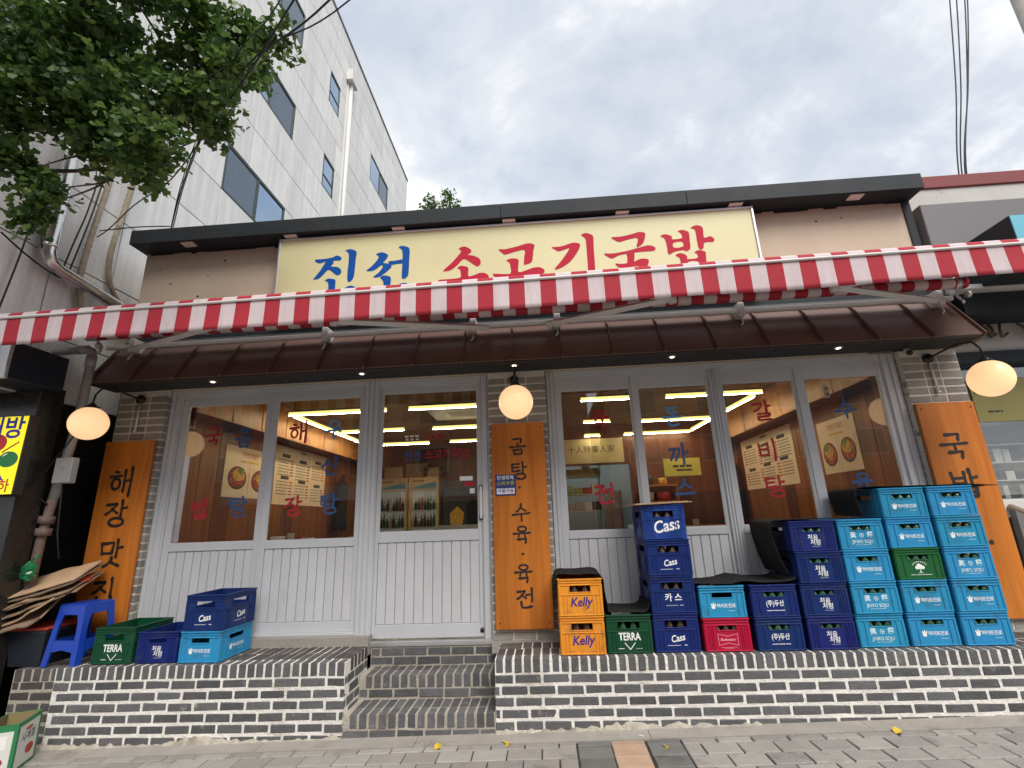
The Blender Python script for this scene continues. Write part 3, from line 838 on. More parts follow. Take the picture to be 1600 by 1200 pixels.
# brick pillars
def pillar(x0, x1, cols, sides):
    p = MB(); p.box(x0 + .003, x1 - .003, 4.4035, 4.60, .40, 2.797)
    p = p.build('brick_pillar', M['pmortar'], shop)
    z = .47
    while z < 2.74:
        xx = x0 + .004
        for w in cols:
            brick(p, xx, 4.40, z, w, .05, .060, 'pbrick'); xx += w + .0115
        for s in sides:
            xs = x1 - .05 if s > 0 else x0
            brick(p, xs, 4.456, z, .05, .05, .060, 'pbrick'); 
        z += .0735
    return p
pillar(-4.20, -3.70, [.155, .148, .17], (1,))
pillar(-.494, .06, [.165, .18, .178], ())
pillar(3.30, 3.80, [.17, .13, .17], (-1,))

# concrete sill below the window frames and the metal threshold
mb = MB(); mb.box(-3.70, -1.545, 4.372, 4.56, .38, .523); mb.box(.06, 3.30, 4.372, 4.56, .38, .523); mb.box(-.5, .06, 4.372, 4.41, .38, .468); mb.box(3.3, 4.0, 4.372, 4.41, .38, .468)
mb.build('sill', M['concrete'], shop)
mb = MB(); mb.cbox(-1.56, -.45, 4.432, 4.60, .4305, .470, .004)
for i in range(46): mb.box(-1.545 + i * .0235, -1.533 + i * .0235, 4.426, 4.4325, .446, .466)
mb.build('threshold', M['sign_frame'], shop)

# head and jamb frames (fixed)
FY = 4.45
mb = MB()
def prof_v(mb, x0, x1, z0, z1, y0=FY, grooves=1):
    """upright with a raised ridge profile"""
    w = (x1 - x0)
    mb.cbox(x0, x1, y0 + .012, y0 + .11, z0, z1, .002)
    n = grooves
    for i in range(n):
        a = x0 + w * (i + .12) / n; b = x0 + w * (i + .78) / n
        mb.cbox(a, b, y0, y0 + .014, z0, z1, .003)
prof_v(mb, -3.70, -3.575, .523, 2.795, FY, 2)
prof_v(mb, -1.70, -1.56, .47, 2.795, FY - .01, 3)
prof_v(mb, -.57, -.496, .47, 2.795, FY - .005, 1)
prof_v(mb, .063, .137, .523, 2.795, FY, 2)
prof_v(mb, 1.595, 1.672, .523, 2.72, FY - .006, 3)
prof_v(mb, 3.16, 3.298, .523, 2.795, FY, 2)
for a, b in ((-3.575, -1.70), (-1.56, -.57), (.137, 3.16)):
    mb.cbox(a, b, FY + .004, FY + .12, 2.748, 2.796, .002); mb.cbox(a, b, FY + .02, FY + .12, 2.716, 2.7475, .002)
for a, b in ((-3.575, -1.70), (.137, 1.595), (1.672, 3.16)):
    mb.cbox(a, b, FY - .004, FY + .12, .5235, .548, .002)
mb.build('fixed_frame', M['frame'], shop)

def leaf(kind, x0, x1, g0, g1, zb, zt, gz0, gz1, pz0, pz1, y, n_slat):
    """sliding leaf: frame, slats, glass pane. g* = glass opening, pz* = slatted panel"""
    mb = MB(); d = .035
    mb.cbox(x0, g0, y, y + d, zb, zt, .003); mb.cbox(g1, x1, y, y + d, zb, zt, .003)
    mb.cbox(g0, g1, y + .001, y + d, gz1, zt, .003)
    mb.cbox(g0, g1, y - .002, y + d, pz1, gz0, .003)
    mb.cbox(g0, g1, y + .001, y + d, zb, pz0, .003)
    mb.box(g0, g1, y + .022, y + d - .003, pz0, pz1)
    # glazing bead
    b = .008
    for a in (g0, g1 - b): mb.box(a, a + b, y + .006, y + .012, gz0 + b, gz1 - b)
    for a in (gz0, gz1 - b): mb.box(g0, g1, y + .006, y + .012, a, a + b)
    lf = mb.build(kind, M['frame'], shop)
    pn = MB(); pn.box(g0 + .001, g1 - .001, y + .014, y + .019, gz0 + .001, gz1 - .001)
    pn.build('pane', M['glass'], lf)
    w = (g1 - g0) / n_slat
    for i in range(n_slat):
        s = MB(); s.cbox(0, w - .006, 0, .014, 0, pz1 - pz0 - .004, .003)
        link('slat', s.mesh('slat', M['slat']), lf, (g0 + i * w + .003, y + .008, pz0 + .002))
    return lf
L1 = leaf('window', -3.575, -2.645, -3.515, -2.70, .548, 2.716, 1.322, 2.636, .632, 1.252, 4.478, 10)
L2 = leaf('window', -2.645, -1.70, -2.585, -1.748, .548, 2.716, 1.318, 2.645, .632, 1.250, 4.468, 10)
DR = leaf('door', -1.56, -.57, -1.528, -.608, .482, 2.716, 1.357, 2.662, .592, 1.268, 4.478, 11)
R1 = leaf('window', .137, .868, .195, .855, .548, 2.716, 1.312, 2.60, .632, 1.248, 4.478, 8)
R2 = leaf('window', .868, 1.595, .928, 1.568, .548, 2.716, 1.312, 2.594, .632, 1.248, 4.468, 8)
R3 = leaf('window', 1.672, 2.378, 1.712, 2.358, .548, 2.716, 1.312, 2.596, .632, 1.248, 4.478, 8)
R4 = leaf('window', 2.378, 3.16, 2.455, 3.12, .548, 2.716, 1.312, 2.602, .632, 1.248, 4.468, 9)
# door pull and lock
mb = MB(); mb.cbox(-.600, -.560, 4.455, 4.478, 1.70, 1.745, .004); mb.cbox(-.600, -.560, 4.455, 4.478, 1.44, 1.485, .004); mb.build('handle_bracket', M['dark_metal'], DR)
mb = MB(); mb.cbox(-.592, -.568, 4.437, 4.455, 1.45, 1.735, .005); mb.build('handle', M['white_metal'], DR)
mb = MB(); mb.tube([(-.588, 4.472, .535), (-.588, 4.478, .535)], .020, 14); mb.tube([(-.588, 4.469, .535), (-.588, 4.473, .535)], .010, 12); mb.build('lock', M['dark_metal'], DR)

# vinyl letters on the panes
def win_letter(leaf_, ch, x, z, size, m, w=.13, y=4.4905):
    o = link('letter', brush_mesh('letter', ch, size, M[m], w * 1.08, .28, 5), leaf_, (x, y, z))
    return o
for lf, y, items in ((L1, 4.490, [('국', -3.225, 2.32, 'win_red'), ('밥', -3.265, 1.63, 'win_red'), ('곰', -2.91, 2.29, 'win_blue'), ('탕', -2.895, 1.635, 'win_blue')]),
                     (L2, 4.480, [('해', -2.36, 2.33, 'win_red'), ('장', -2.355, 1.62, 'win_red'), ('우', -2.01, 2.34, 'win_blue2'), ('신', -2.02, 1.98, 'win_blue'), ('탕', -2.01, 1.63, 'win_blue')]),
                     (R1, 4.490, [('육', .545, 2.31, 'win_red'), ('전', .535, 1.625, 'win_red')]),
                     (R2, 4.480, [('돈', 1.225, 2.30, 'win_blue2'), ('까', 1.24, 1.955, 'win_blue'), ('스', 1.255, 1.64, 'win_blue')]),
                     (R3, 4.490, [('갈', 2.04, 2.32, 'win_red'), ('비', 2.04, 1.96, 'win_red'), ('탕', 2.04, 1.63, 'win_red')]),
                     (R4, 4.480, [('수', 2.775, 2.30, 'win_blue'), ('육', 2.785, 1.63, 'win_blue')])):
    for ch, x, z, m in items: win_letter(lf, ch, x, z, .172, m, .14, y)
# lettering and stickers on the door glass
link('door_lettering', text_mesh('24時', .09, M['win_red'], .004), DR, (-1.02, 4.4895, 2.21))
mb = MB()
for k in range(3): mb.box(-1.31 + k * .05, -1.275 + k * .05, 4.4885, 4.4905, 2.225, 2.24); mb.box(-1.30 + k * .05, -1.275 + k * .05, 4.4885, 4.4905, 2.195, 2.208)
mb.build('door_lettering', M['white_print'], DR)
link('door_lettering', text_mesh('진선', .10, M['win_blue'], .008, xscale=.95), DR, (-1.23, 4.4895, 2.04))
link('door_lettering', text_mesh('소고기국밥', .10, M['win_red'], .008, xscale=.95), DR, (-.90, 4.4895, 2.045))
for (x, z, w, h, m) in ((-.72, 1.815, .12, .04, 'white_print'), (-.69, 1.765, .10, .036, 'win_red'), (-.665, 1.70, .045, .045, 'paper_white')):
    mb = MB(); mb.box(x - w / 2, x + w / 2, 4.488, 4.4905, z - h / 2, z + h / 2); mb.build('door_sticker', M[m], DR)

# ---------------- room behind the glass
mb = MB(); mb.box(-4.0, 3.58, 4.62, 11.5, .30, .50); mb.build('interior_floor', M['int_floor'], shop)
mb = MB(); mb.box(-4.0, 3.58, 4.62, 11.5, 3.10, 3.2); mb.box(-3.95, 3.55, 4.60, 4.66, 2.80, 3.1); mb.build('interior_ceiling', M['int_ceiling'], shop)
mb = MB()
mb.box(-4.02, -3.93, 4.62, 11.5, .5, 3.1); mb.box(3.52, 3.6, 4.62, 11.5, .5, 3.1)
iw = mb.build('interior_wall', M['int_wood'], shop)
for side, x in ((-1, -3.93), (1, 3.52)):
    for i in range(22):
        y = 4.66 + i * .31
        s = MB(); s.cbox(min(x, x - side * .014), max(x, x - side * .014), y, y + .302, .5, 2.64, .002); s.build('plank', M['int_wood_dark' if i % 5 == 3 else 'int_wood'], iw)
mb = MB(); mb.box(-3.93, 3.52, 11.35, 11.5, .5, 3.1)
mb.box(-.35, .22, 9.2, 9.34, .5, 3.1); mb.box(1.62, 3.52, 9.2, 9.34, .5, 3.1); mb.box(.22, 1.62, 9.2, 9.34, 2.36, 3.1); mb.box(.22, 1.62, 9.2, 9.34, .5, 1.05)
mb.build('interior_partition', M['int_wood_dark'], shop)
mb = MB(); mb.box(-.3, 3.5, 11.2, 11.35, .5, 3.1); mb.box(-.35, -.27, 9.34, 11.35, .5, 3.1); mb.build('kitchen_wall', M['tile'], shop)
mb = MB(); mb.box(.3, 3.3, 10.2, 10.4, 2.95, 3.0); mb.build('kitchen_light', emit('kitchen_lamp', (0.85, 0.95, 1.0), 3.0), shop)

# wall cabinets running below the ceiling
for side, x, lab in ((-1, -3.93, 'long honey wood wall cabinets above the left menu boards'), (1, 3.52, 'long honey wood wall cabinets above the right menu boards')):
    cb = empty('wall_cabinet', (x, 0, 0), lab, 'cabinet', 'wall cabinets inside the restaurant')
    mb = MB(); a, b = (0.0, .30) if side < 0 else (-.30, 0.0)
    mb.box(a, b, 4.7, 11.3, 2.66, 3.09); mb.build('carcass', M['int_wood_dark'], cb)
    for i in range(11):
        y = 4.72 + i * .60
        xx = .30 if side < 0 else -.318
        d = MB(); d.cbox(xx, xx + .018, y, y + .585, 2.64, 3.085, .003); d.build('cabinet_door', M['cabinet'], cb)

# tube lights: four hanging frames
tubes = [
 ('v shaped frame of lit tube lights behind the left windows', [((-3.38, 6.13), (-2.05, 6.13)), ((-3.36, 6.22), (-3.34, 8.75)), ((-3.25, 7.55), (-2.22, 7.55)), ((-3.15, 9.0), (-2.15, 9.0))]),
 ('lit tube lights seen through the sliding door', [((-1.74, 6.13), (-.45, 6.13)), ((-1.75, 7.58), (-.75, 7.58)), ((-1.74, 8.98), (-.95, 8.98))]),
 ('short lit tube lights behind the pane with the red letters beside the pillar', [((.53, 6.12), (1.15, 6.12)), ((.68, 7.66), (1.10, 7.66)), ((.80, 9.02), (1.08, 9.02))]),
 ('long frame of lit tube lights over the right dining side', [((1.63, 6.15), (2.84, 6.15)), ((1.58, 7.78), (2.74, 7.78)), ((1.54, 9.03), (2.74, 9.03)), ((2.82, 6.35), (2.78, 7.30)), ((2.76, 7.92), (2.74, 8.90))]),
]
for lab, segs in tubes:
    t = empty('tube_light', (segs[0][0][0], segs[0][0][1], 2.9), lab, 'ceiling light', 'tube lights hanging under the restaurant ceiling')
    for (p, q) in segs:
        mb = MB(); ox, oy = segs[0][0]
        a = Vector((p[0] - ox, p[1] - oy, 0)); b = Vector((q[0] - ox, q[1] - oy, 0))
        d = (b - a).normalized(); nrm = Vector((-d.y, d.x, 0)) * .021
        vs = [a - nrm, b - nrm, b + nrm, a + nrm]
        vs = [(*v.xy, -.02) for v in vs] + [(*v.xy, .02) for v in vs]
        cr_ = MB(); n2 = nrm * .42; cv = [a - n2, b - n2, b + n2, a + n2]; cr_.add([(*v.xy, -.0265) for v in cv] + [(*v.xy, -.0205) for v in cv], [(3, 2, 1, 0), (0, 1, 5, 4), (1, 2, 6, 5), (2, 3, 7, 6), (3, 0, 4, 7)]); cr_.build('tube_core', M['led_core'], t)
        mb.add(vs, [(3, 2, 1, 0), (0, 1, 5, 4), (1, 2, 6, 5), (2, 3, 7, 6), (3, 0, 4, 7)], 0)
        mb.build('tube', M['led'], t)
        hb = MB(); hb.add([(v[0], v[1], v[2] + (.0415 if i < 4 else .02)) for i, v in enumerate(vs)], [(3, 2, 1, 0), (4, 5, 6, 7), (0, 1, 5, 4), (1, 2, 6, 5), (2, 3, 7, 6), (3, 0, 4, 7)])
        for v in (a, b): hb.tube([(v.x, v.y, .06), (v.x, v.y, .2)], .004, 5)
        hb.build('housing', M['dark_metal'], t)

# ================================================================== CANOPY, AWNING, SIGNS
can = empty('metal_canopy', (0, 0, 0), 'brown standing seam metal canopy over the shop windows', 'canopy')
YB, ZB, YT, ZT = 4.085, 2.812, 4.385, 3.27
def canpt(x, t, up=0.0):
    """t 0 at the front edge, 1 at the wall"""
    n = Vector((0, -(ZT - ZB), (YT - YB))).normalized()
    return (x, YB + (YT - YB) * t + n.y * up, ZB + (ZT - ZB) * t + n.z * up)
xs = [-4.26 + 0.0]
x = -3.86
while x < 3.6: xs.append(x); x += .4535
xs.append(3.80)
for i, (a, b) in enumerate(zip(xs[:-1], xs[1:])):
    mb = MB(); n = 5
    vs = []; F = []
    for j in range(n + 1):
        t = j / n; bow = rnd.uniform(-.0004, .0004)
        vs += [canpt(a + .003, t, .002), canpt((a + b) / 2, t, .0022 + bow), canpt(b - .003, t, .002)]
    for j in range(n):
        for k in range(2):
            q = j * 3 + k; F.append((q, q + 1, q + 4, q + 3))
    mb.add(vs, F, 0, True)
    mb.add([canpt(a + .003, 0, .002), canpt(b - .003, 0, .002), canpt(b - .003, 0, -.03), canpt(a + .003, 0, -.03)], [(0, 3, 2, 1)])
    mb.build('roof_sheet', M['brown'], can)
for x in xs:
    mb = MB()
    lo, hi = -.005, .028
    P = [canpt(x - .008, -.01, lo), canpt(x + .008, -.01, lo), canpt(x + .008, 1.0, lo), canpt(x - .008, 1.0, lo), canpt(x - .006, -.01, hi), canpt(x + .006, -.01, hi), canpt(x + .006, 1.0, hi), canpt(x - .006, 1.0, hi)]
    mb.add(P, [(4, 5, 6, 7), (0, 1, 5, 4), (1, 2, 6, 5), (2, 3, 7, 6), (3, 0, 4, 7)]); mb.build('seam', M['brown'], can)
mb = MB(); mb.box(-4.255, 3.795, 4.092, 4.3995, 2.797, 2.8115)
# closed side cheeks
for x in (-4.258, 3.796):
    mb.add([(x, 4.086, 2.7985), (x, 4.3985, 2.7985), (x, 4.386, 3.268), (x + .004, 4.086, 2.7985), (x + .004, 4.3985, 2.7985), (x + .004, 4.386, 3.268)], [(0, 1, 2), (5, 4, 3), (0, 3, 4, 1), (1, 4, 5, 2), (2, 5, 3, 0)])
mb.build('soffit', M['soffit'], can)
mb = MB(); mb.cbox(-4.22, 3.79, 4.355, 4.388, 3.245, 3.315, .004); mb.build('flashing', mat('grey_flashing', (.10, .105, .105), .35), can)
for x in (-3.1, -1.65, -.22, 1.21, 2.66):
    mb = MB(); mb.lathe([(.001, -.004), (.022, -.004), (.034, -.006), (.036, .001)], (x, 4.2, 2.7965), 16, 0)
    d = mb.build('downlight', M['sign_frame'], can)
    mb = MB(); mb.lathe([(.0005, -.0075), (.017, -.0065), (.018, -.004)], (x, 4.2, 2.7965), 12, 0); mb.build('downlight_bulb', M['downlight'], d)

# ---- striped awning
aw = empty('striped_awning', (0, 0, 0), 'red and white striped folding awning stretched above the shop front', 'awning')
AX0, AX1, SW = -4.42, 3.86, .1145
TILT = .0102
def ay(x): return 3.20
def az(x): return 3.085 + TILT * (x + 3.2)         # height of the front rail
RY, RZ = 4.14, 3.315                                # roller
nst = int((AX1 - AX0) / SW)
sub = 3
def stripes(fn, ny, name, thick, ts=None):
    """grid over x (stripes) and a profile; fn(x, t) -> point"""
    mb = MB(); nx = nst * sub; vs = []; F = []; mi = []
    if ts: ny = len(ts) - 1
    for j in range(ny + 1):
        for i in range(nx + 1):
            vs.append(fn(AX0 + i * SW / sub, ts[j] if ts else j / ny))
    mb.v = [tuple(v) for v in vs]
    for j in range(ny):
        for i in range(nx):
            a = j * (nx + 1) + i
            mb.f.append([a, a + 1, a + nx + 2, a + nx + 1]); mb.mi.append((i // sub) % 2); mb.sm.append(True)
    o = mb.build(name, [M['stripe_white'], M['stripe_red']], aw)
    s = o.modifiers.new('thickness', 'SOLIDIFY'); s.thickness = thick; s.offset = 0
    return o
rg = random.Random(5)
ph = [rg.uniform(0, 6.28) for _ in range(8)]
def valance(x, t):
    d = .225
    sway = .006 * math.sin(x * 2.1 + ph[0]) + .004 * math.sin(x * 5.7 + ph[1])
    return (x, ay(x) - .028 + sway * t * t, az(x) + .0 - d * t + .003 * math.sin(x * 3.3 + ph[2]) * t)
stripes(valance, 6, 'valance', .002)
def roofcloth(x, t):
    sag = -.03 * math.sin(math.pi * t) - .006 * math.sin(x * 1.3 + ph[3]) * math.sin(math.pi * t)
    if t < .06:
        u = t / .06
        return (x, ay(x) - .030 + .03 * u ** 3, az(x) + .050 * u)
    u = (t - .06) / .94
    return (x, ay(x) + .002 + (RY - ay(x) - .02) * u, az(x) + .050 + (RZ + .055 - az(x) - .050) * u + sag * .6)
stripes(roofcloth, 12, 'awning_cloth', .002, [0, .015, .03, .042, .052, .06, .1, .2, .3, .4, .5, .6, .7, .8, .9, 1])
def rolled(x, t):
    a = -math.pi * .5 + 2 * math.pi * t
    return (x, RY + .048 * math.cos(a), RZ + .048 * math.sin(a))
o = stripes(rolled, 10, 'roller', .002)
mb = MB()
n_ = 24
vs = []
rail = [(AX0 - .01 + (AX1 - AX0 + .02) * i / n_) for i in range(n_ + 1)]
mb.tube([(x, ay(x) - .034, az(x) - .004) for x in rail], .011, 10)
mb.tube([(x, ay(x) + .0, az(x) - .012) for x in rail], .026, 8)
mb.build('front_rail', M['white_metal'], aw)
mb = MB(); mb.cbox(AX0 + .12, AX1 - .08, 4.235, 4.275, 3.205, 3.245, .004); mb.build('torsion_bar', M['white_metal'], aw)
for x in (-4.02, -2.05, -.60, .20, 1.9, 3.66):
    mb = MB(); mb.cbox(x - .03, x + .03, 4.22, 4.398, 3.165, 3.30, .006); mb.tube([(x - .035, 4.25, 3.205), (x + .035, 4.25, 3.205)], .032, 12); mb.tube([(x, 4.26, 3.16), (x, 4.23, 3.10), (x - .02, 4.23, 3.075)], .008, 6)
    mb.build('wall_bracket', M['white_metal'], aw)
for (s, e, f_) in (((-3.98, 4.22, 3.19), (-2.72, 3.66, 3.125), (-3.9, 3.23, 3.05)), ((-.45, 4.22, 3.19), (-1.72, 3.70, 3.12), (-.55, 3.23, 3.08)),
                   ((.10, 4.22, 3.19), (1.12, 3.68, 3.13), (.1, 3.23, 3.09)), ((3.60, 4.22, 3.20), (2.42, 3.70, 3.15), (3.5, 3.23, 3.12))):
    mb = MB(); mb.tube([s, e], [.032, .030], 4, smooth=False); mb.tube([(e[0], e[1], e[2] - .04), (e[0], e[1], e[2] + .04)], .036, 10)
    a = mb.build('arm', M['white_metal'], aw)
    mb = MB(); mb.tube([(e[0], e[1], e[2] + .004), f_], [.028, .026], 4, smooth=False); mb.build('forearm', M['white_metal'], a)
# end bracket with its crank hook
for x in (AX0 + .1, 3.74):
    mb = MB()
    mb.tube([(x, RY, RZ - .06), (x, RY, RZ + .06)], .012, 8); mb.tube([(x - .015, RY, RZ), (x + .03, RY, RZ)], .052, 14)
    mb.tube([(x + .01, RY, RZ - .05), (x + .03, RY + .05, RZ - .10), (x + .045, RY + .02, RZ - .16), (x + .02, RY, RZ - .185)], .012, 8)
    mb.tube([(x + .05, RY - .02, RZ - .115), (x + .075, RY - .02, RZ - .115)], .03, 10)
    mb.build('end_bracket', M['sign_frame'], aw)

# ---- main sign
sg = empty('shop_sign', (-.22, 4.27, 3.93), 'long cream signboard with blue and red brush lettering', 'sign')
mb = MB(); x0, x1, z0, z1 = -2.63 + .22, 2.195 + .22, -.47, .405
mb.box(x0 + .02, x1 - .02, -.004, .125, z0 + .02, z1 - .02); mb.build('face', M['sign_face'], sg)
mb = MB()
for (a, b, c, d) in ((x0, x1, z1 - .022, z1), (x0, x1, z0, z0 + .022)): mb.cbox(a, b, -.018, .127, c, d, .003)
for (a, b) in ((x0, x0 + .022), (x1 - .022, x1)): mb.cbox(a, b, -.017, .126, z0 + .022, z1 - .022, .003)
mb.build('sign_frame', M['sign_frame'], sg)
SIGN_GLYPHS = {
  '진': [[[(-2.226,4.07),(-2.117,4.074),(-2.038,4.087),(-2.014,4.102),(-1.976,4.095),(-1.951,4.068),(-1.963,4.046),(-2.033,4.044),(-2.031,4.019),(-2.054,3.982),(-2.001,3.974),(-1.958,3.95),(-1.944,3.917),(-1.954,3.887),(-1.983,3.877),(-2.008,3.89),(-2.079,3.945),(-2.137,3.886),(-2.18,3.851),(-2.23,3.848),(-2.223,3.863),(-2.166,3.943),(-2.122,4.026),(-2.119,4.041),(-2.173,4.027),(-2.211,4.039)]],[[(-1.916,4.151),(-1.888,4.165),(-1.845,4.162),(-1.797,4.128),(-1.801,4.043),(-1.808,3.872),(-1.826,3.815),(-1.853,3.794),(-1.875,3.812),(-1.879,3.904),(-1.874,4.03),(-1.879,4.113),(-1.903,4.143)]],[[(-2.11,3.826),(-2.08,3.844),(-2.038,3.841),(-1.998,3.818),(-1.993,3.693),(-1.934,3.702),(-1.887,3.734),(-1.839,3.751),(-1.788,3.729),(-1.769,3.682),(-1.799,3.632),(-1.878,3.593),(-1.984,3.592),(-2.044,3.622),(-2.063,3.685),(-2.072,3.792),(-2.099,3.821)]]],
  '선': [[[(-1.591,4.087),(-1.542,4.105),(-1.5,4.094),(-1.465,4.062),(-1.492,4.011),(-1.512,3.985),(-1.466,3.971),(-1.424,3.943),(-1.451,3.9),(-1.523,3.842),(-1.571,3.823),(-1.608,3.829),(-1.601,3.841),(-1.553,3.88),(-1.514,3.94),(-1.536,3.955),(-1.584,3.918),(-1.632,3.899),(-1.682,3.903),(-1.678,3.914),(-1.627,3.958),(-1.572,4.026),(-1.565,4.062)]],[[(-1.459,3.995),(-1.389,3.999),(-1.29,4.008),(-1.289,3.964),(-1.371,3.961),(-1.424,3.954),(-1.454,3.972)]],[[(-1.358,4.148),(-1.331,4.162),(-1.294,4.157),(-1.245,4.122),(-1.245,4.002),(-1.249,3.849),(-1.265,3.806),(-1.297,3.789),(-1.317,3.805),(-1.316,3.917),(-1.314,4.043),(-1.324,4.117)]],[[(-1.538,3.821),(-1.506,3.839),(-1.461,3.832),(-1.427,3.804),(-1.429,3.694),(-1.363,3.707),(-1.332,3.735),(-1.283,3.743),(-1.242,3.72),(-1.241,3.681),(-1.288,3.623),(-1.4,3.596),(-1.481,3.61),(-1.5,3.664),(-1.504,3.77)]]],
  '소': [[[(-0.738,4.084),(-0.709,4.105),(-0.664,4.102),(-0.613,4.06),(-0.62,4.03),(-0.647,4.01),(-0.585,3.993),(-0.532,3.959),(-0.518,3.914),(-0.534,3.88),(-0.569,3.88),(-0.683,3.965),(-0.755,3.902),(-0.826,3.85),(-0.893,3.843),(-0.884,3.864),(-0.799,3.944),(-0.719,4.043),(-0.723,4.068)]],[[(-0.753,3.867),(-0.724,3.89),(-0.68,3.884),(-0.644,3.859),(-0.643,3.772),(-0.579,3.782),(-0.526,3.799),(-0.474,3.791),(-0.444,3.762),(-0.457,3.729),(-0.624,3.717),(-0.8,3.71),(-0.897,3.698),(-0.941,3.73),(-0.932,3.751),(-0.817,3.752),(-0.725,3.763),(-0.722,3.821),(-0.729,3.851)]]],
  '고': [[[(-0.335,4.046),(-0.265,4.045),(-0.158,4.065),(-0.077,4.086),(-0.033,4.093),(0.011,4.082),(0.026,4.061),(0.012,4.002),(-0.002,3.905),(-0.025,3.872),(-0.082,3.857),(-0.088,3.872),(-0.082,3.94),(-0.076,4.019),(-0.177,4.007),(-0.266,3.984),(-0.297,4.001)]],[[(-0.262,3.914),(-0.228,3.933),(-0.18,3.933),(-0.139,3.91),(-0.146,3.784),(-0.063,3.797),(0.007,3.818),(0.068,3.817),(0.11,3.785),(0.095,3.748),(0.003,3.725),(-0.188,3.715),(-0.344,3.717),(-0.379,3.743),(-0.4,3.771),(-0.386,3.779),(-0.291,3.769),(-0.222,3.775),(-0.226,3.873),(-0.238,3.898)]]],
  '기': [[[(0.197,4.03),(0.287,4.033),(0.372,4.057),(0.414,4.065),(0.461,4.056),(0.479,4.031),(0.448,3.96),(0.37,3.859),(0.284,3.8),(0.218,3.781),(0.215,3.794),(0.276,3.866),(0.341,3.955),(0.368,4.006),(0.308,3.991),(0.26,3.981),(0.225,4.004)]],[[(0.497,4.145),(0.54,4.165),(0.581,4.152),(0.614,4.12),(0.609,3.988),(0.605,3.744),(0.592,3.622),(0.564,3.56),(0.536,3.574),(0.536,3.729),(0.539,3.993),(0.535,4.101)]]],
  '국': [[[(0.792,4.095),(0.885,4.098),(0.98,4.114),(1.065,4.134),(1.111,4.127),(1.126,4.106),(1.106,4.03),(1.079,3.992),(1.036,3.968),(1.029,3.982),(1.044,4.068),(0.939,4.056),(0.867,4.038),(0.828,4.058)]],[[(0.706,3.92),(0.797,3.917),(0.939,3.936),(1.047,3.961),(1.142,3.98),(1.192,3.963),(1.207,3.939),(1.181,3.915),(1.053,3.914),(0.865,3.895),(0.78,3.862),(0.736,3.885)]],[[(0.926,3.917),(0.99,3.921),(0.997,3.879),(0.987,3.814),(0.975,3.775),(0.924,3.779),(0.926,3.858)]],[[(0.804,3.804),(0.867,3.796),(0.973,3.808),(1.045,3.836),(1.103,3.834),(1.129,3.814),(1.106,3.74),(1.081,3.638),(1.042,3.59),(1.021,3.604),(1.036,3.751),(0.945,3.758),(0.875,3.75),(0.83,3.766)]]],
  '밥': [[[(1.269,4.071),(1.318,4.09),(1.378,4.062),(1.38,4.029),(1.473,4.035),(1.469,4.089),(1.443,4.111),(1.485,4.125),(1.545,4.096),(1.545,4.009),(1.539,3.917),(1.5,3.887),(1.468,3.902),(1.386,3.891),(1.343,3.866),(1.321,3.88),(1.319,3.96),(1.306,4.041)],[(1.387,3.988),(1.468,3.995),(1.473,3.942),(1.386,3.935)]],[[(1.571,4.141),(1.618,4.165),(1.664,4.158),(1.688,4.125),(1.686,4.025),(1.745,4.033),(1.778,4.004),(1.767,3.972),(1.684,3.969),(1.665,3.914),(1.639,3.896),(1.619,3.917),(1.614,4.004),(1.612,4.104),(1.596,4.129)]],[[(1.389,3.849),(1.429,3.87),(1.474,3.858),(1.498,3.828),(1.498,3.802),(1.593,3.808),(1.593,3.853),(1.572,3.868),(1.616,3.891),(1.675,3.869),(1.677,3.84),(1.666,3.724),(1.643,3.598),(1.451,3.599),(1.423,3.639),(1.428,3.768),(1.423,3.82)],[(1.496,3.769),(1.593,3.769),(1.581,3.679),(1.49,3.679)]]],
}

for k, (ch, loops) in enumerate(SIGN_GLYPHS.items()):
    link('letter', outline_mesh('letter', loops, M['blue_print' if k < 2 else 'red_print']), sg, (.22, -.0065, -3.93))

# ---- wooden signboards on the pillars
def board(x0, x1, z0, z1, label, chars, extra=()):
    w, h = x1 - x0, z1 - z0
    b = empty('wooden_signboard', ((x0 + x1) / 2, 4.395, z0), label, 'signboard', 'orange wooden signboards on the brick pillars')
    mb = MB(); mb.cbox(-w / 2, w / 2, -.036, -.006, 0, h, .003, 0); mb.build('plank', M['wood_board'], b)
    mb = MB(); mb.box(-w / 2 + .004, w / 2 - .004, -.006, .0, .02, h - .02); mb.build('backing', M['wood_edge'], b)
    for sx_ in (-1, 1):
        for sz_ in (.05, h - .05):
            mb = MB(); mb.tube([(sx_ * (w / 2 - .035), -.0365, sz_), (sx_ * (w / 2 - .035), -.0395, sz_)], .006, 8); mb.build('screw', M['dark_metal'], b)
    for ch, x, z, s in chars:
        if ch == '·':
            mb = MB(); mb.add([(s * math.cos(q * math.pi / 6), 0, s * math.sin(q * math.pi / 6)) for q in range(12)], [tuple(range(12))])
            link('letter', mb.mesh('letter', M['ink']), b, (x - (x0 + x1) / 2, -.0375, z - z0))
        else:
            link('letter', brush_mesh('letter', ch, s, M['ink'], .165, .58, 2), b, (x - (x0 + x1) / 2, -.0375, z - z0))
    return b
board(-4.215, -3.725, .55, 2.29, 'orange wooden signboard lettered 해장맛집, half hidden by the blue stool', [('해', -3.985, 1.91, .22), ('장', -3.985, 1.61, .22), ('맛', -3.96, 1.26, .22), ('집', -3.965, .93, .22)])
board(-.462, .022, .555, 2.29, 'orange wooden signboard lettered 곰탕 수육 육전 beside the door', [('곰', -.225, 2.07, .145), ('탕', -.22, 1.85, .145), ('·', -.22, 1.705, .012), ('수', -.215, 1.49, .145), ('육', -.215, 1.30, .145), ('·', -.215, 1.145, .012), ('육', -.215, .985, .145), ('전', -.21, .79, .145)])
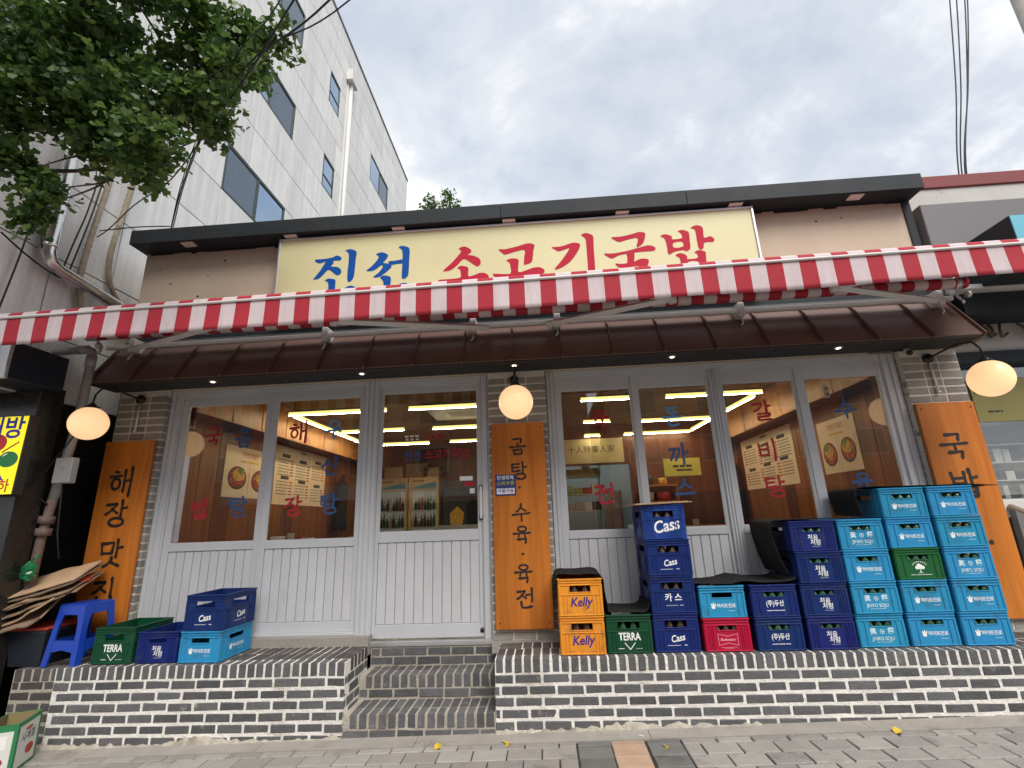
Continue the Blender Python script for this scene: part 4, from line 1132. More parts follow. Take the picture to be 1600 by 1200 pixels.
board(3.30, 3.785, .55, 2.292, 'orange wooden signboard lettered 국밥 behind the cyan crates', [('국', 3.525, 1.905, .215), ('밥', 3.53, 1.59, .215), ('·', 3.60, 1.12, .02)])
# coupon notice on the middle board
cp = empty('coupon_notice', (-.345, 4.3565, 1.73), 'small blue coupon notice stuck on the middle wooden signboard', 'notice')
mb = MB(); mb.box(-.092, .092, -.003, 0, -.09, .092); mb.build('sheet', mat('notice_blue', (.02, .035, .20), .5), cp)
mb = MB(); mb.box(-.08, .08, -.0042, -.0031, -.078, -.028); mb.build('white_box', M['paper_white'], cp)
link('lettering', text_mesh('민생회복', .042, M['white_print'], .01), cp, (0, -.0045, .062))
link('lettering', text_mesh('소비쿠폰', .044, M['lime_box'], .012), cp, (0, -.0045, .012))
link('lettering', text_mesh('사용가능', .040, M['pure_blue'], .012), cp, (0, -.0056, -.052))

# ---- globe lamps
def globe_lamp(x, plate_x, label):
    g = empty('globe_lamp', (x, 3.875, 2.37), label, 'wall lamp', 'round globe lamps hanging from the pillars')
    mb = MB(); mb.sphere((0, 0, 0), .143, 32, 20); mb.build('globe', M['globe'], g)
    px = plate_x - x
    mb = MB(); mb.lathe([(.045, .125), (.05, .14), (.03, .165), (.012, .185), (.001, .19)], (0, 0, 0), 18)
    mb.tube([(0, 0, .185), (0, .01, .26), (px * .15, .06, .33), (px * .5, .22, .36), (px, .50, .34)], .0085, 8)
    for k in range(3):
        a = k * 2.09 + .4; mb.tube([(.04 * math.cos(a), .04 * math.sin(a), .142), (.062 * math.cos(a), .062 * math.sin(a), .146)], .006, 6)
    mb.build('arm', M['dark_metal'], g)
    mb = MB(); mb.tube([(px, .50, .34), (px, .522, .34)], .042, 18); mb.tube([(px, .475, .34), (px, .50, .34)], .02, 12)
    mb.build('wall_plate', M['dark_metal'], g)
    mb = MB(); mb.tube([(px, .512, .31), (px + .005, .505, .02)], .009, 8); mb.tube([(px + .005, .52, .02), (px + .005, .49, .02)], .012, 8); mb.build('conduit', M['white_metal'], g)
    return g
globe_lamp(-3.945, -3.965, 'lit round globe lamp hanging above the left wooden signboard')
globe_lamp(-.20, -.235, 'lit round globe lamp hanging above the middle wooden signboard')
globe_lamp(3.545, 3.535, 'lit round globe lamp hanging above the right wooden signboard')

# ---- security camera under the soffit
cc = empty('security_camera', (3.33, 4.34, 2.795), 'small white bullet security camera tucked under the canopy soffit', 'camera')
mb = MB(); mb.tube([(0, 0, 0), (0, 0, -.03)], .022, 12); mb.tube([(0, 0, -.02), (-.02, -.03, -.045)], .009, 8); mb.tube([(.02, .01, -.03), (-.045, -.09, -.065)], [.022, .026], 14); mb.build('housing', M['white_metal'], cc)
mb = MB(); mb.tube([(-.045, -.09, -.065), (-.051, -.099, -.068)], .024, 14); mb.build('lens', M['ink'], cc)
mb = MB(); mb.tube([(0, .03, 0), (-.12, .045, -.012), (-.3, .05, -.006)], .004, 6); mb.build('wire', M['cable'], cc)

# ================================================================== CRATES
def crate_body(w, d, h, hw, hh, hz, beer, ribs):
    """open bottle crate standing on z=0 with its front at y=0; hand hole in every wall"""
    mb = MB(); t = .010; rc = .006
    def wall(axis, L0, L1, c0, c1, holew):
        # axis 'x': wall runs along x between L0,L1 at y c0..c1 ; axis 'y': runs along y
        def bx(a, b, z0, z1, o0=0.0, o1=0.0, ch=None):
            if axis == 'x': A = (a, b, c0 - o0, c1 + o1)
            else: A = (c0 - o0, c1 + o1, a, b)
            if ch: mb.cbox(A[0], A[1], A[2], A[3], z0, z1, ch)
            else: mb.box(A[0], A[1], A[2], A[3], z0, z1)
        m = (L0 + L1) / 2
        bx(L0, L1, .004, hz - hh / 2); bx(L0, L1, hz + hh / 2, h)
        bx(L0, m - holew / 2, hz - hh / 2, hz + hh / 2); bx(m + holew / 2, L1, hz - hh / 2, hz + hh / 2)
        return m
    def decor(axis, L0, L1, face, sgn, holew):
        def bx(a, b, z0, z1, o):
            lo, hi = (face - o, face + .001) if sgn < 0 else (face - .001, face + o)
            if axis == 'x': mb.cbox(a, b, lo, hi, z0, z1, .002)
            else: mb.cbox(lo, hi, a, b, z0, z1, .002)
        m = (L0 + L1) / 2; W = L1 - L0
        # rims
        bx(L0 - .001, L1 + .001, h - .012, h - .001, rc + .002)
        bx(L0 + .002, L1 - .002, h - .030, h - .023, rc); bx(L0 + .002, L1 - .002, h - .048, h - .042, rc)
        if beer: bx(L0 + .002, L1 - .002, hz - hh / 2 - .022, hz - hh / 2 - .016, rc)
        bx(L0, L1, .003, .012, rc)
        # uprights
        for s in (-1, 1):
            bx(m + s * (W / 2 - .008) - .008, m + s * (W / 2 - .008) + .008, .012, h - .048, rc - .001)
            for r in ribs:
                bx(m + s * r * W - .004, m + s * r * W + .004, .012, hz - hh / 2 - (.022 if beer else -.0) if beer else h - .048, rc - .001)
        # collar of the hand hole
        cw = .006
        bx(m - holew / 2 - cw, m + holew / 2 + cw, hz + hh / 2, hz + hh / 2 + cw, .004); bx(m - holew / 2 - cw, m + holew / 2 + cw, hz - hh / 2 - cw, hz - hh / 2, .004)
        bx(m - holew / 2 - cw, m - holew / 2, hz - hh / 2, hz + hh / 2, .004); bx(m + holew / 2, m + holew / 2 + cw, hz - hh / 2, hz + hh / 2, .004)
    g = rc + .002
    wall('x', -w / 2 + g, w / 2 - g, g, g + t, hw); wall('x', -w / 2 + g, w / 2 - g, d - g - t, d - g, hw)
    wall('y', g + t, d - g - t, -w / 2 + g, -w / 2 + g + t, hw * 1.25); wall('y', g + t, d - g - t, w / 2 - g - t, w / 2 - g, hw * 1.25)
    decor('x', -w / 2 + g, w / 2 - g, g, -1, hw); decor('x', -w / 2 + g, w / 2 - g, d - g, 1, hw)
    decor('y', g, d - g, -w / 2 + g, -1, hw * 1.25); decor('y', g, d - g, w / 2 - g, 1, hw * 1.25)
    mb.box(-w / 2 + g + t, w / 2 - g - t, g + t, d - g - t, .006, .014)
    # low bottle dividers
    nx, ny = (4, 5) if beer else (5, 6)
    for i in range(1, nx):
        x = -w / 2 + g + (w - 2 * g) * i / nx; mb.box(x - .0015, x + .0015, g + t, d - g - t, .014, h * .42)
    for j in range(1, ny):
        y = g + (d - 2 * g) * j / ny; mb.box(-w / 2 + g + t, w / 2 - g - t, y - .0015, y + .0015, .014, h * .418)
    return mb

CW, CD = .340, .415
SOJU = crate_body(CW, CD, .222, .138, .036, .160, False, (.30, .345, .40))
SOJU2 = crate_body(CW, CD, .222, .148, .038, .158, False, (.34,))
BEER = crate_body(CW, CD, .262, .158, .050, .193, True, (.30, .38))
BODY = {}
def body(style, m):
    k = (style, m)
    if k not in BODY: BODY[k] = {'soju': SOJU, 'soju2': SOJU2, 'beer': BEER}[style].mesh('crate', M[m])
    return BODY[k]

def bars(parts, m):
    mb = MB()
    for (x0, x1, z0, z1) in parts: mb.add([(x0, 0, z0), (x1, 0, z0), (x1, 0, z1), (x0, 0, z1)], [(0, 1, 2, 3)])
    return mb.mesh('print', M[m])
def ell(cx, cz, rx, rz, rot=0, n=14):
    return [(cx + rx * math.cos(a) * math.cos(rot) - rz * math.sin(a) * math.sin(rot), cz + rx * math.cos(a) * math.sin(rot) + rz * math.sin(a) * math.cos(rot)) for a in [2 * math.pi * k / n for k in range(n)]]
def shapes(polys, m, z_=0.0):
    mb = MB()
    for i, p in enumerate(polys): mb.add([(x, -.00012 * i, z) for x, z in p], [tuple(range(len(p)))])
    return mb.mesh('print', M[m])
def ring(cx, cz, r0, r1, n=20):
    mb = MB(); vs = []
    for k in range(n):
        a = 2 * math.pi * k / n
        vs += [(cx + r0 * math.cos(a), 0, cz + r0 * math.sin(a)), (cx + r1 * math.cos(a), 0, cz + r1 * math.sin(a))]
    mb.add(vs, [(2 * k, 2 * k + 1, (2 * k + 3) % (2 * n), (2 * k + 2) % (2 * n)) for k in range(n)])
    return mb
LOGO = {}
def logo(kind):
    """list of print meshes, each centred on the logo middle"""
    if kind in LOGO: return LOGO[kind]
    W = M['white_print']
    if kind == 'hite':
        P = [shapes([ell(-.062, -.004, .013, .012), ell(-.071, .008, .0045, .010, .5), ell(-.060, .013, .0045, .011, -.05), ell(-.050, .009, .004, .009, -.6)], 'white_print'),
             (text_mesh('하이트진로', .0275, W, .016, space=.92), (.020, 0, .001)), bars([(.030, .072, -.028, -.0262)], 'white_print')]
    elif kind == 'jinro':
        g = 'worn_print'
        P = [(text_mesh('眞', .040, M[g], .022), (-.052, 0, .020)), (text_mesh('露', .040, M[g], .022), (.052, 0, .020)),
             (ring(0, .020, .010, .0135).mesh('print', M[g]), (0, 0, 0)), shapes([ell(.001, .020, .006, .0045, .6)], g), (text_mesh('JINRO SOJU', .029, M[g], .022, xscale=.86), (0, -.0002, -.020)), bars([(-.045, .045, -.040, -.0375)], g)]
    elif kind == 'doosan':
        P = [(text_mesh('(주)두산', .037, W, .018, xscale=.86), (0, 0, .010)), bars([(-.055, -.02, -.030, -.0265), (-.017, .02, -.030, -.0265), (.023, .052, -.030, -.0265)], 'white_print')]
    elif kind == 'chum':
        P = [(text_mesh('처음', .042, W, .012, shear=.05, rot=-.05), (-.004, 0, .020)), (text_mesh('처럼', .042, W, .012, shear=.05, rot=-.03), (.010, 0, -.016)), bars([(-.018, .045, -.044, -.0425)], 'white_print')]
    elif kind == 'cass':
        P = [(text_mesh('Cass', .060, W, .020, shear=.22, rot=.16, xscale=.86), (.004, 0, .004)), bars([(-.07, .02, -.041, -.0385), (.045, .066, -.041, -.037)], 'white_print')]
    elif kind == 'cassbig':
        P = [(text_mesh('Cass', .112, W, .020, shear=.22, rot=.17, xscale=.86), (.012, 0, -.006)), bars([(-.045, .075, .114, .118)], 'white_print')]
    elif kind == 'cassko':
        P = [(text_mesh('카 스', .060, W, .020), (.002, 0, .018)), bars([(-.058, .03, -.035, -.033), (.045, .07, -.035, -.032)], 'white_print')]
    elif kind == 'kelly':
        P = [(text_mesh('Kelly', .066, M['navy_print'], .026, shear=.25, rot=.03, xscale=.92), (.0, 0, .006)), bars([(-.08, -.05, -.048, -.046), (.035, .082, -.048, -.0468)], 'navy_print')]
    elif kind == 'terra':
        P = [(text_mesh('TERRA', .056, W, .026, xscale=.74), (0, 0, .018))]
        tri = [((-.062, .046), (.062, .046)), ((-.030, -.012), (0, -.048)), ((0, -.048), (.030, -.012))]
        polys = []
        for (a, b) in tri:
            dx, dz = b[0] - a[0], b[1] - a[1]; l = math.hypot(dx, dz); nx, nz = -dz / l * .0022, dx / l * .0022
            polys.append([(a[0] - nx, a[1] - nz), (b[0] - nx, b[1] - nz), (b[0] + nx, b[1] + nz), (a[0] + nx, a[1] + nz)])
        P.append(shapes(polys, 'white_print')); P.append(bars([(-.068, -.035, -.044, -.041), (.030, .070, -.044, -.0425)], 'white_print'))
    elif kind == 'bow':
        o = [(-.062, .034), (0, .020), (.062, .034), (.062, -.034), (0, -.020), (-.062, -.034)]
        polys = []
        for a, b in zip(o, o[1:] + o[:1]):
            dx, dz = b[0] - a[0], b[1] - a[1]; l = math.hypot(dx, dz); nx, nz = -dz / l * .0012, dx / l * .0012
            polys.append([(a[0] - nx, a[1] - nz), (b[0] - nx, b[1] - nz), (b[0] + nx, b[1] + nz), (a[0] + nx, a[1] + nz)])
        P = [shapes(polys, 'worn_pink'), (text_mesh('Budweiser', .023, M['worn_pink'], .02, shear=.15), (0, -.0004, .0)), bars([(-.05, .05, -.047, -.045), (-.03, .03, -.053, -.0515)], 'worn_pink')]
    elif kind == 'tree':
        pol = [ell(0, .008, .024, .016), ell(-.018, .004, .015, .012), ell(.018, .004, .015, .012), ell(-.004, .018, .016, .012), [(-.004, -.012), (.004, -.012), (.003, -.030), (-.003, -.030)], [(-.016, -.030), (.016, -.030), (.014, -.033), (-.014, -.033)]]
        P = [shapes(pol, 'white_print')]
        arc = []
        for k in range(9):
            a = math.pi * (.80 - .60 * k / 8); cx, cz = .055 * math.cos(a), .045 * math.sin(a) - .002
            arc.append(ell(cx, cz, .0042, .0032, a - math.pi / 2, 8))
        P.append(shapes(arc, 'white_print')); P.append(bars([(-.07, -.04, -.045, -.042), (-.037, .0, -.045, -.042), (.003, .07, -.045, -.042)], 'white_print'))
    LOGO[kind] = P
    return P
M['worn_pink'] = mat('worn_pink_print', (.80, .38, .42), .5, var=.2, scale=60)

LZ = {'soju': .080, 'soju2': .080, 'beer': .088}
LS = {'hite': 1.14, 'jinro': 1.18, 'doosan': 1.2, 'chum': 1.0, 'kelly': 1.32, 'terra': 1.28, 'bow': 1.12, 'tree': 1.05, 'cass': 1.05, 'cassbig': 1.12, 'cassko': 1.0}
def crate(x, y, z, style, m, lg, label, rz=0.0, group='stacked bottle crates', side=None):
    c = empty('bottle_crate', (x, y, z), label, 'crate', group, rz)
    link('body', body(style, m), c)
    def put(lg, base, rot):
        P = logo(lg); i = 0
        for q in P:
            me, off = (q if isinstance(q, tuple) else (q, (0, 0, 0)))
            v = Vector((off[0] * LS[lg], -.0006 - .0003 * i + off[1], off[2] * LS[lg])); v.rotate(Matrix.Rotation(rot, 3, 'Z'))
            link('print', me, c, (base[0] + v.x, base[1] + v.y, base[2] + v.z), (0, 0, rot)).scale = (LS[lg], 1, LS[lg]); i += 1
    zl = LZ[style] if lg != 'cassbig' else .105
    put(lg, (0, .008, zl), 0.0)
    if side: put(side, (CW / 2 - .008, CD * .52, zl), math.pi / 2)
    return c

BOT = {}
def bottle_mesh(m, h):
    if (m, h) not in BOT:
        mb = MB()
        mb.lathe([(.001, 0), (.030, 0), (.031, .01), (.031, h * .58), (.026, h * .68), (.0135, h * .80), (.0125, h * .93), (.0135, h * .94), (.0135, h * .97)], (0, 0, 0), 12, 0)
        mb.lathe([(.0142, h * .955), (.0142, h * .995), (.012, h), (.001, h)], (0, 0, 0), 12, 1)
        BOT[(m, h)] = mb.mesh('bottle', [M[m], M['cap']])
    return BOT[(m, h)]
def bottles(cx, cy, cz, beer, m, where, rz=0.0):
    h = .243 if beer else .205
    nx, ny = (4, 5) if beer else (5, 6)
    cells = [1, 2] if beer else [1, 2, 3]
    for n_, i in enumerate(cells):
        x = (i + .5) / nx * (CW - .016) - (CW - .016) / 2
        o = link('bottle', bottle_mesh(m, h), None, (cx + x * math.cos(rz), cy + .008 + .5 * (CD - .016) / ny + rnd.uniform(-.003, .003), cz + .0145))
        tag(o, ('left ' if n_ == 0 else 'right ' if n_ == len(cells) - 1 else 'middle ') + 'bottle in the ' + where, 'bottle', 'bottles in the crates')

Z0 = .4565
PS, PB = .2222, .2625
# --- right of the door, column by column
def col(x, y, items):
    z = Z0
    for (style, m, lg, lab, bm) in items:
        xx, yy = x + rnd.uniform(-.005, .005), y + rnd.uniform(-.006, .006)
        crate(xx, yy, z, style, m, lg, lab, rnd.uniform(-.012, .012))
        if bm: bottles(xx, yy, z, style == 'beer', bm, lab)
        z += PB if style == 'beer' else PS
    return z
col(.228, 3.945, [('beer', 'c_orange', 'kelly', 'lower orange beer crate beside the middle signboard', 'bottle_brown'), ('beer', 'c_orange', 'kelly', 'upper orange beer crate under a draped black mat', 'bottle_brown')])
col(.572, 3.968, [('beer', 'c_green', 'terra', 'dark green beer crate between orange and blue crates', 'bottle_green')])
col(.920, 3.972, [('beer', 'c_navy', 'cass', 'bottom blue beer crate of the tall four crate stack', 'bottle_brown'), ('beer', 'c_navy', 'cassko', 'blue beer crate lettered 카스, second from the bottom of its stack', 'bottle_brown'),
                  ('beer', 'c_navy', 'cass', 'blue beer crate with small slanted word, third up its stack', 'bottle_brown'), ('beer', 'c_film', 'cassbig', 'shiny blue printed crate with big lettering topping its stack', 'bottle_brown')])
col(1.283, 3.965, [('soju', 'c_red', 'bow', 'red crate with white bow tie emblem', 'bottle_brown'), ('soju2', 'c_cyan', 'hite', 'cyan crate standing on the red crate', None)])
col(1.645, 3.955, [('soju2', 'c_navy', 'doosan', 'lower dark blue crate lettered 두산', 'bottle_green'), ('soju2', 'c_navy', 'doosan', 'upper dark blue crate lettered 두산 under a black mat', 'bottle_green')])
chl = ['bottom indigo soju crate of the all blue stack', 'second indigo soju crate up the all blue stack', 'third indigo soju crate up the all blue stack', 'top indigo soju crate with hanging black mat beside it']
col(2.017, 3.960, [('soju', 'c_indigo' if k in (0, 3) else 'c_navy', 'chum', chl[k], 'bottle_green') for k in range(4)])
col(2.384, 3.990, [('soju2', 'c_cyan', 'jinro', 'bottom cyan crate with worn print next to the indigo stack', 'bottle_green'), ('soju2', 'c_cyan', 'jinro', 'cyan crate with worn print, second up beside the indigo stack', 'bottle_green'),
                   ('soju2', 'c_cyan', 'hite', 'cyan crate with bold wordmark, third up beside the indigo stack', 'bottle_green'), ('soju2', 'c_cyan', 'jinro', 'top cyan crate with toad emblem next to the indigo stack', 'bottle_green')])
col(2.750, 3.996, [('soju2', 'c_cyan', 'hite', 'bottom cyan crate of the stack holding the green crate', 'bottle_green'), ('soju2', 'c_cyan', 'hite', 'cyan crate directly under the green tree crate', 'bottle_green'),
                   ('soju2', 'c_dkgreen', 'tree', 'green crate with white tree emblem among cyan crates', 'bottle_green'), ('soju2', 'c_cyan', 'hite', 'cyan crate directly on the green tree crate', 'bottle_green'),
                   ('soju2', 'c_cyan', 'hite', 'top cyan crate of the stack holding the green crate', 'bottle_green')])
col(3.108, 3.988, [('soju2', 'c_cyan', 'hite', 'bottom cyan crate of the rightmost stack', 'bottle_green'), ('soju2', 'c_cyan', 'hite', 'second cyan crate up the rightmost stack', 'bottle_green'),
                   ('soju2', 'c_cyan', 'jinro', 'third cyan crate with worn print in the rightmost stack', 'bottle_green'), ('soju2', 'c_cyan', 'hite', 'fourth cyan crate up the rightmost stack', 'bottle_green'),
                   ('soju2', 'c_cyan', 'hite', 'top cyan crate of the rightmost stack', 'bottle_green')])
# --- left of the steps
GL = 'empty crates left of the steps'
crate(-3.445, 3.955, Z0, 'beer', 'c_green', 'terra', 'open dark green crate standing beside the blue stool', -.01, GL)
crate(-3.085, 3.962, Z0, 'soju', 'c_navy', 'chum', 'open dark blue crate between green crate and cyan crate', .015, GL)
crate(-2.725, 3.942, Z0, 'soju2', 'c_cyan', 'hite', 'cyan crate carrying a blue crate left of the steps', -.02, GL, side='hite')
crate(-2.722, 3.945, Z0 + PS, 'beer', 'c_navy', 'cass', 'empty blue crate stacked on the cyan crate left of the steps', -.035, GL, side='cass')

# --- black felt mats over the crates: a profile in x,z swept along y
def drape(prof, y0, y1, label, wav=.006, seed=1, th=.004):
    rg = random.Random(seed); P = catmull(prof, 8, False); ny = 14
    n = len(P); vs = []; F = []
    a, b, c = (rg.uniform(0, 6.28) for _ in range(3))
    for j in range(ny + 1):
        v = j / ny
        for i, (x, z) in enumerate(P):
            u = i / n
            w = wav * (math.sin(7 * u + a + 2.5 * v) + .6 * math.sin(13 * v + b + 5 * u) - .9 * abs(math.sin(4.3 * v + 6.5 * u + c)) ** .5 + .3 * rg.gauss(0, 1))
            e = wav * .8 * math.sin(9 * u + c)
            vs.append((x + w * .5, y0 + (y1 - y0) * v + (e if j == 0 else 0), z + w * .6 + wav))
    for j in range(ny):
        for i in range(n - 1):
            q = j * n + i; F.append((q, q + 1, q + n + 1, q + n))
    mb = MB(); mb.add(vs, F, 0, True)
    o = mb.build('black_mat', M['mat_rubber'])
    s = o.modifiers.new('thickness', 'SOLIDIFY'); s.thickness = th; s.offset = 1
    return tag(o, label, 'mat', 'black felt mats laid over the crates')
KT = Z0 + 2 * PB
drape([(.035, .78), (.038, .90), (.042, KT - .01), (.075, KT + .028), (.20, KT + .024), (.36, KT + .026), (.408, KT - .01), (.412, .90), (.425, .80), (.43, .735)], 3.975, 4.39, 'black mat draped over the orange crates', .005, 1)
drape([(.432, .735), (.46, .728), (.58, .724), (.68, .725), (.715, .733), (.737, .752), (.746, .79)], 3.985, 4.385, 'black mat on the dark green beer crate, curling up beside the blue stack', .005, 2)
DT = Z0 + 2 * PS
drape([(1.095, DT + .012), (1.20, DT + .008), (1.35, DT + .012), (1.47, DT + .030), (1.60, DT + .010), (1.72, DT + .008), (1.81, DT + .016), (1.835, DT + .035)], 3.972, 4.40, 'black mat spread over the cyan and dark blue pair of crates', .007, 3)
CT = Z0 + 4 * PS
drape([(2.20, CT + .008), (2.05, CT + .010), (1.92, CT + .012), (1.80, CT + .012), (1.735, CT - .002), (1.722, CT - .06), (1.735, 1.20), (1.765, 1.06), (1.80, .965)], 4.0, 4.385, 'wide black mat hanging down the left side of the indigo stack', .004, 4)
HT = Z0 + 5 * PS
drape([(3.50, HT - .004), (3.40, HT + .004), (3.27, HT + .012), (3.10, HT + .010), (2.93, HT + .010), (2.75, HT + .010), (2.60, HT + .012), (2.48, HT + .010), (2.435, HT - .006), (2.425, HT - .05), (2.435, CT + .10), (2.45, CT + .02)], 4.03, 4.40, 'black mat across the top of the two tallest cyan stacks', .004, 5)
# cardboard lid on the tall blue stack
mb = MB(); zt = Z0 + 4 * PB
for k in range(2):
    mb.cbox(-.235 + .01 * k, .215 - .03 * k, 0, .40, k * .006, k * .006 + .005, .001)
o = mb.build('cardboard_sheet', M['card'], None, (.935, 3.95, zt + .006)); o.rotation_euler = (0, -.02, .05)
tag(o, 'flattened cardboard sheet lying on the printed blue crate', 'cardboard')

# ================================================================== THINGS AT THE LEFT
# plastic stool: four splayed legs, ring rail, recessed seat
sx, sy = -3.845, 4.10
sl = empty('plastic_stool', (sx, sy, .447), 'blue plastic stool standing on the plinth beside the green crate', 'stool', None, -.10)
H = .445
def stool_side(rot):
    """one side: tapering panel with a big window and an arch below"""
    mb = MB()
    top, bot = .120, .158
    def lean(x, z): return (x, -(bot + .002 + (top - bot) * z / H), z)
    def strip(q0, q1):   # quads between two polylines
        n = len(q0)
        vs = [lean(*p) for p in q0] + [lean(*p) for p in q1]
        back = [(v[0] * .985, v[1] + .012, v[2]) for v in vs]
        F = []; N_ = 2 * n
        for i in range(n - 1):
            F.append((i, i + 1, n + i + 1, n + i)); F.append((N_ + i, N_ + n + i, N_ + n + i + 1, N_ + i + 1))
            F.append((i, N_ + i, N_ + i + 1, i + 1)); F.append((n + i, n + i + 1, N_ + n + i + 1, N_ + n + i))
        F.append((0, n, N_ + n, N_)); F.append((n - 1, N_ + n - 1, N_ + 2 * n - 1, 2 * n - 1))
        mb.add(vs + back, F)
    def half(z): return bot + (top - bot) * z / H
    # legs
    zz = [0, .06, .12, .17, .22, .28, .33, .37]
    for s in (-1, 1):
        inner = [(s * (half(z) - w), z) for z, w in zip(zz, (.045, .048, .052, .05, .045, .045, .050, .062))]
        outer = [(s * half(z), z) for z in zz]
        strip(inner, outer)
    strip([(-half(.37), .37), (0, .37), (half(.37), .37)], [(-half(H), H - .004), (0, H - .004), (half(H), H - .004)])
    strip([(-half(.125) + .045, .10), (0, .118), (half(.125) - .045, .10)], [(-half(.185) + .04, .185), (0, .185), (half(.185) - .04, .185)])
    me = mb.mesh('leg_panel', M['stool'])
    return link('leg_panel', me, sl, (0, 0, 0), (0, 0, rot))
for k in range(4): stool_side(k * math.pi / 2)
mb = MB(); mb.cbox(-.124, .124, -.124, .124, H - .012, H + .004, .006); mb.cbox(-.10, .10, -.10, .10, H + .004, H + .007, .002); mb.build('seat', M['stool'], sl)

# bin with cardboard
bn = empty('plastic_bin', (-4.205, 4.165, .443), 'dark navy plastic bin with a red rim stuffed with cardboard', 'bin')
mb = MB()
def taper(mb, w0, w1, d0, d1, z0, z1, mi=0):
    mb.add([(-w0, -d0, z0), (w0, -d0, z0), (w0, d0, z0), (-w0, d0, z0), (-w1, -d1, z1), (w1, -d1, z1), (w1, d1, z1), (-w1, d1, z1)], [(3, 2, 1, 0), (4, 5, 6, 7), (0, 1, 5, 4), (1, 2, 6, 5), (2, 3, 7, 6), (3, 0, 4, 7)], mi)
taper(mb, .132, .158, .165, .185, 0, .235); taper(mb, .166, .166, .192, .192, .2355, .262); mb.build('tub', M['bin'], bn)
mb = MB(); mb.cbox(-.172, .172, -.199, .199, .263, .284, .007); mb.build('rim', M['bin_rim'], bn)
def sheet(x, y, z, w, d, t, rx, ry, rz, m, lab, fold=0.0, name='cardboard_sheet', seed=1):
    mb = MB(); n = 10; vs = []; F = []
    rg = random.Random(seed)
    c1, c2 = rg.uniform(.3, .7), rg.uniform(-.007, .007)
    for j in range(5):
        for i in range(n + 1):
            u = i / n - .5; v = j / 4 - .5
            bend = fold * (abs(u) * 2) ** 2 + (abs(u - c1 + .5) * -.10 if fold else 0) + c2 * math.sin(7 * u + 3 * v)
            vs.append((u * w + rg.uniform(-.004, .004), v * d + (rg.uniform(-.012, .012) if j in (0, 4) else 0), bend + rg.uniform(-.0025, .0025)))
    for j in range(4):
        for i in range(n): q = j * (n + 1) + i; F.append((q, q + 1, q + n + 2, q + n + 1))
    mb.add(vs, F, 0, False)
    o = mb.build(name, M[m]); o.location = (x, y, z); o.rotation_euler = (rx, ry, rz)
    s = o.modifiers.new('thickness', 'SOLIDIFY'); s.thickness = t; s.offset = 0
    return tag(o, lab, 'cardboard', 'flattened cardboard heaped on the bin')
sheet(-4.21, 4.08, 1.075, .62, .34, .009, .42, -.24, .12, 'card', 'pale flattened carton on top of the heap in the bin', 0, seed=1)
sheet(-4.19, 4.08, 1.045, .60, .36, .009, .40, -.25, .08, 'card_dark', 'brown flattened carton directly under the pale top one', 0, seed=2)
sheet(-4.20, 4.07, 1.015, .62, .36, .008, .38, -.27, .14, 'card', 'flattened carton third from the top of the bin heap', .01, seed=3)
sheet(-4.18, 4.07, .985, .58, .36, .009, .34, -.26, .05, 'card_dark', 'flattened carton fourth from the top of the bin heap', .0, seed=4)
sheet(-4.20, 4.06, .935, .56, .34, .014, .30, -.30, .08, 'card_dark', 'thick folded carton in the middle of the bin heap', .04, seed=5)
sheet(-4.23, 4.05, .885, .50, .34, .012, .35, -.36, .02, 'card', 'bent carton low in the bin heap', .06, seed=6)
sheet(-4.25, 4.02, .825, .42, .32, .012, .55, -.30, .05, 'card_dark', 'crumpled brown carton at the bottom of the bin heap', .08, seed=7)
sheet(-3.94, 4.11, 1.10, .09, .12, .006, .4, -.20, .5, 'bin_rim', 'torn red carton corner sticking out of the heap', .03, seed=8)
# green bag tied to the pipe
rg = random.Random(9); mb = MB()
mb.sphere((0, 0, 0), .06, 20, 14, 0, 1.3)
cz_ = {}
def crumple(x, y, z):
    k = (round(x, 4), round(y, 4), round(z, 4))
    if k not in cz_: cz_[k] = rg.uniform(.72, 1.14)
    f = cz_[k] * (1.0 if z < .03 else max(.35, 1 - (z - .03) * 9)); return (x * f, y * f * .8, z * (1 + .1 * rg.random()))
mb.v = [crumple(*p) for p in mb.v]; mb.sm = [False] * len(mb.f)
mb.tube([(0, 0, .06), (.01, .01, .10), (.03, .03, .12)], [.012, .008, .016], 7)
o = mb.build('plastic_bag', M['bag'], None, (-4.285, 3.955, 1.16)); tag(o, 'small green plastic bag tied to the grey drain pipe', 'bag')

# green printed carton on the pavement
gc = empty('printed_carton', (-3.70, 3.455, gz(-3.6) + .001), 'open green and white printed carton on the pavement at the corner', 'carton', None, .42)
mb = MB(); w, d, h, t = .20, .30, .30, .006
mb.box(-w / 2, w / 2, 0, t, 0, h); mb.box(-w / 2, w / 2, d - t, d, 0, h); mb.box(-w / 2, -w / 2 + t, t, d - t, 0, h); mb.box(w / 2 - t, w / 2, t, d - t, 0, h); mb.box(-w / 2 + t, w / 2 - t, t, d - t, 0, .006); mb.build('box', M['carton_green'], gc)
mb = MB(); mb.box(-w / 2 + t + .0005, w / 2 - t - .0005, t + .0005, t + .0015, .01, h - .002); mb.box(-w / 2 + t + .0005, w / 2 - t - .0005, d - t - .0015, d - t - .0005, .01, h - .002)
mb.box(-w / 2 + t + .0005, -w / 2 + t + .0015, t + .002, d - t - .002, .01, h - .002); mb.box(w / 2 - t - .0015, w / 2 - t - .0005, t + .002, d - t - .002, .01, h - .002); mb.build('lining', M['carton_in'], gc)
mb = MB(); mb.box(-.08, .08, -.0015, -.0003, .02, .26); mb.box(w / 2 + .0003, w / 2 + .0015, .03, d - .03, .02, .27); mb.build('label_panel', M['carton_white'], gc)
mb = MB(); mb.box(-.078, .05, -.0028, -.0016, .155, .235); mb.build('sticker', M['paper_white'], gc)
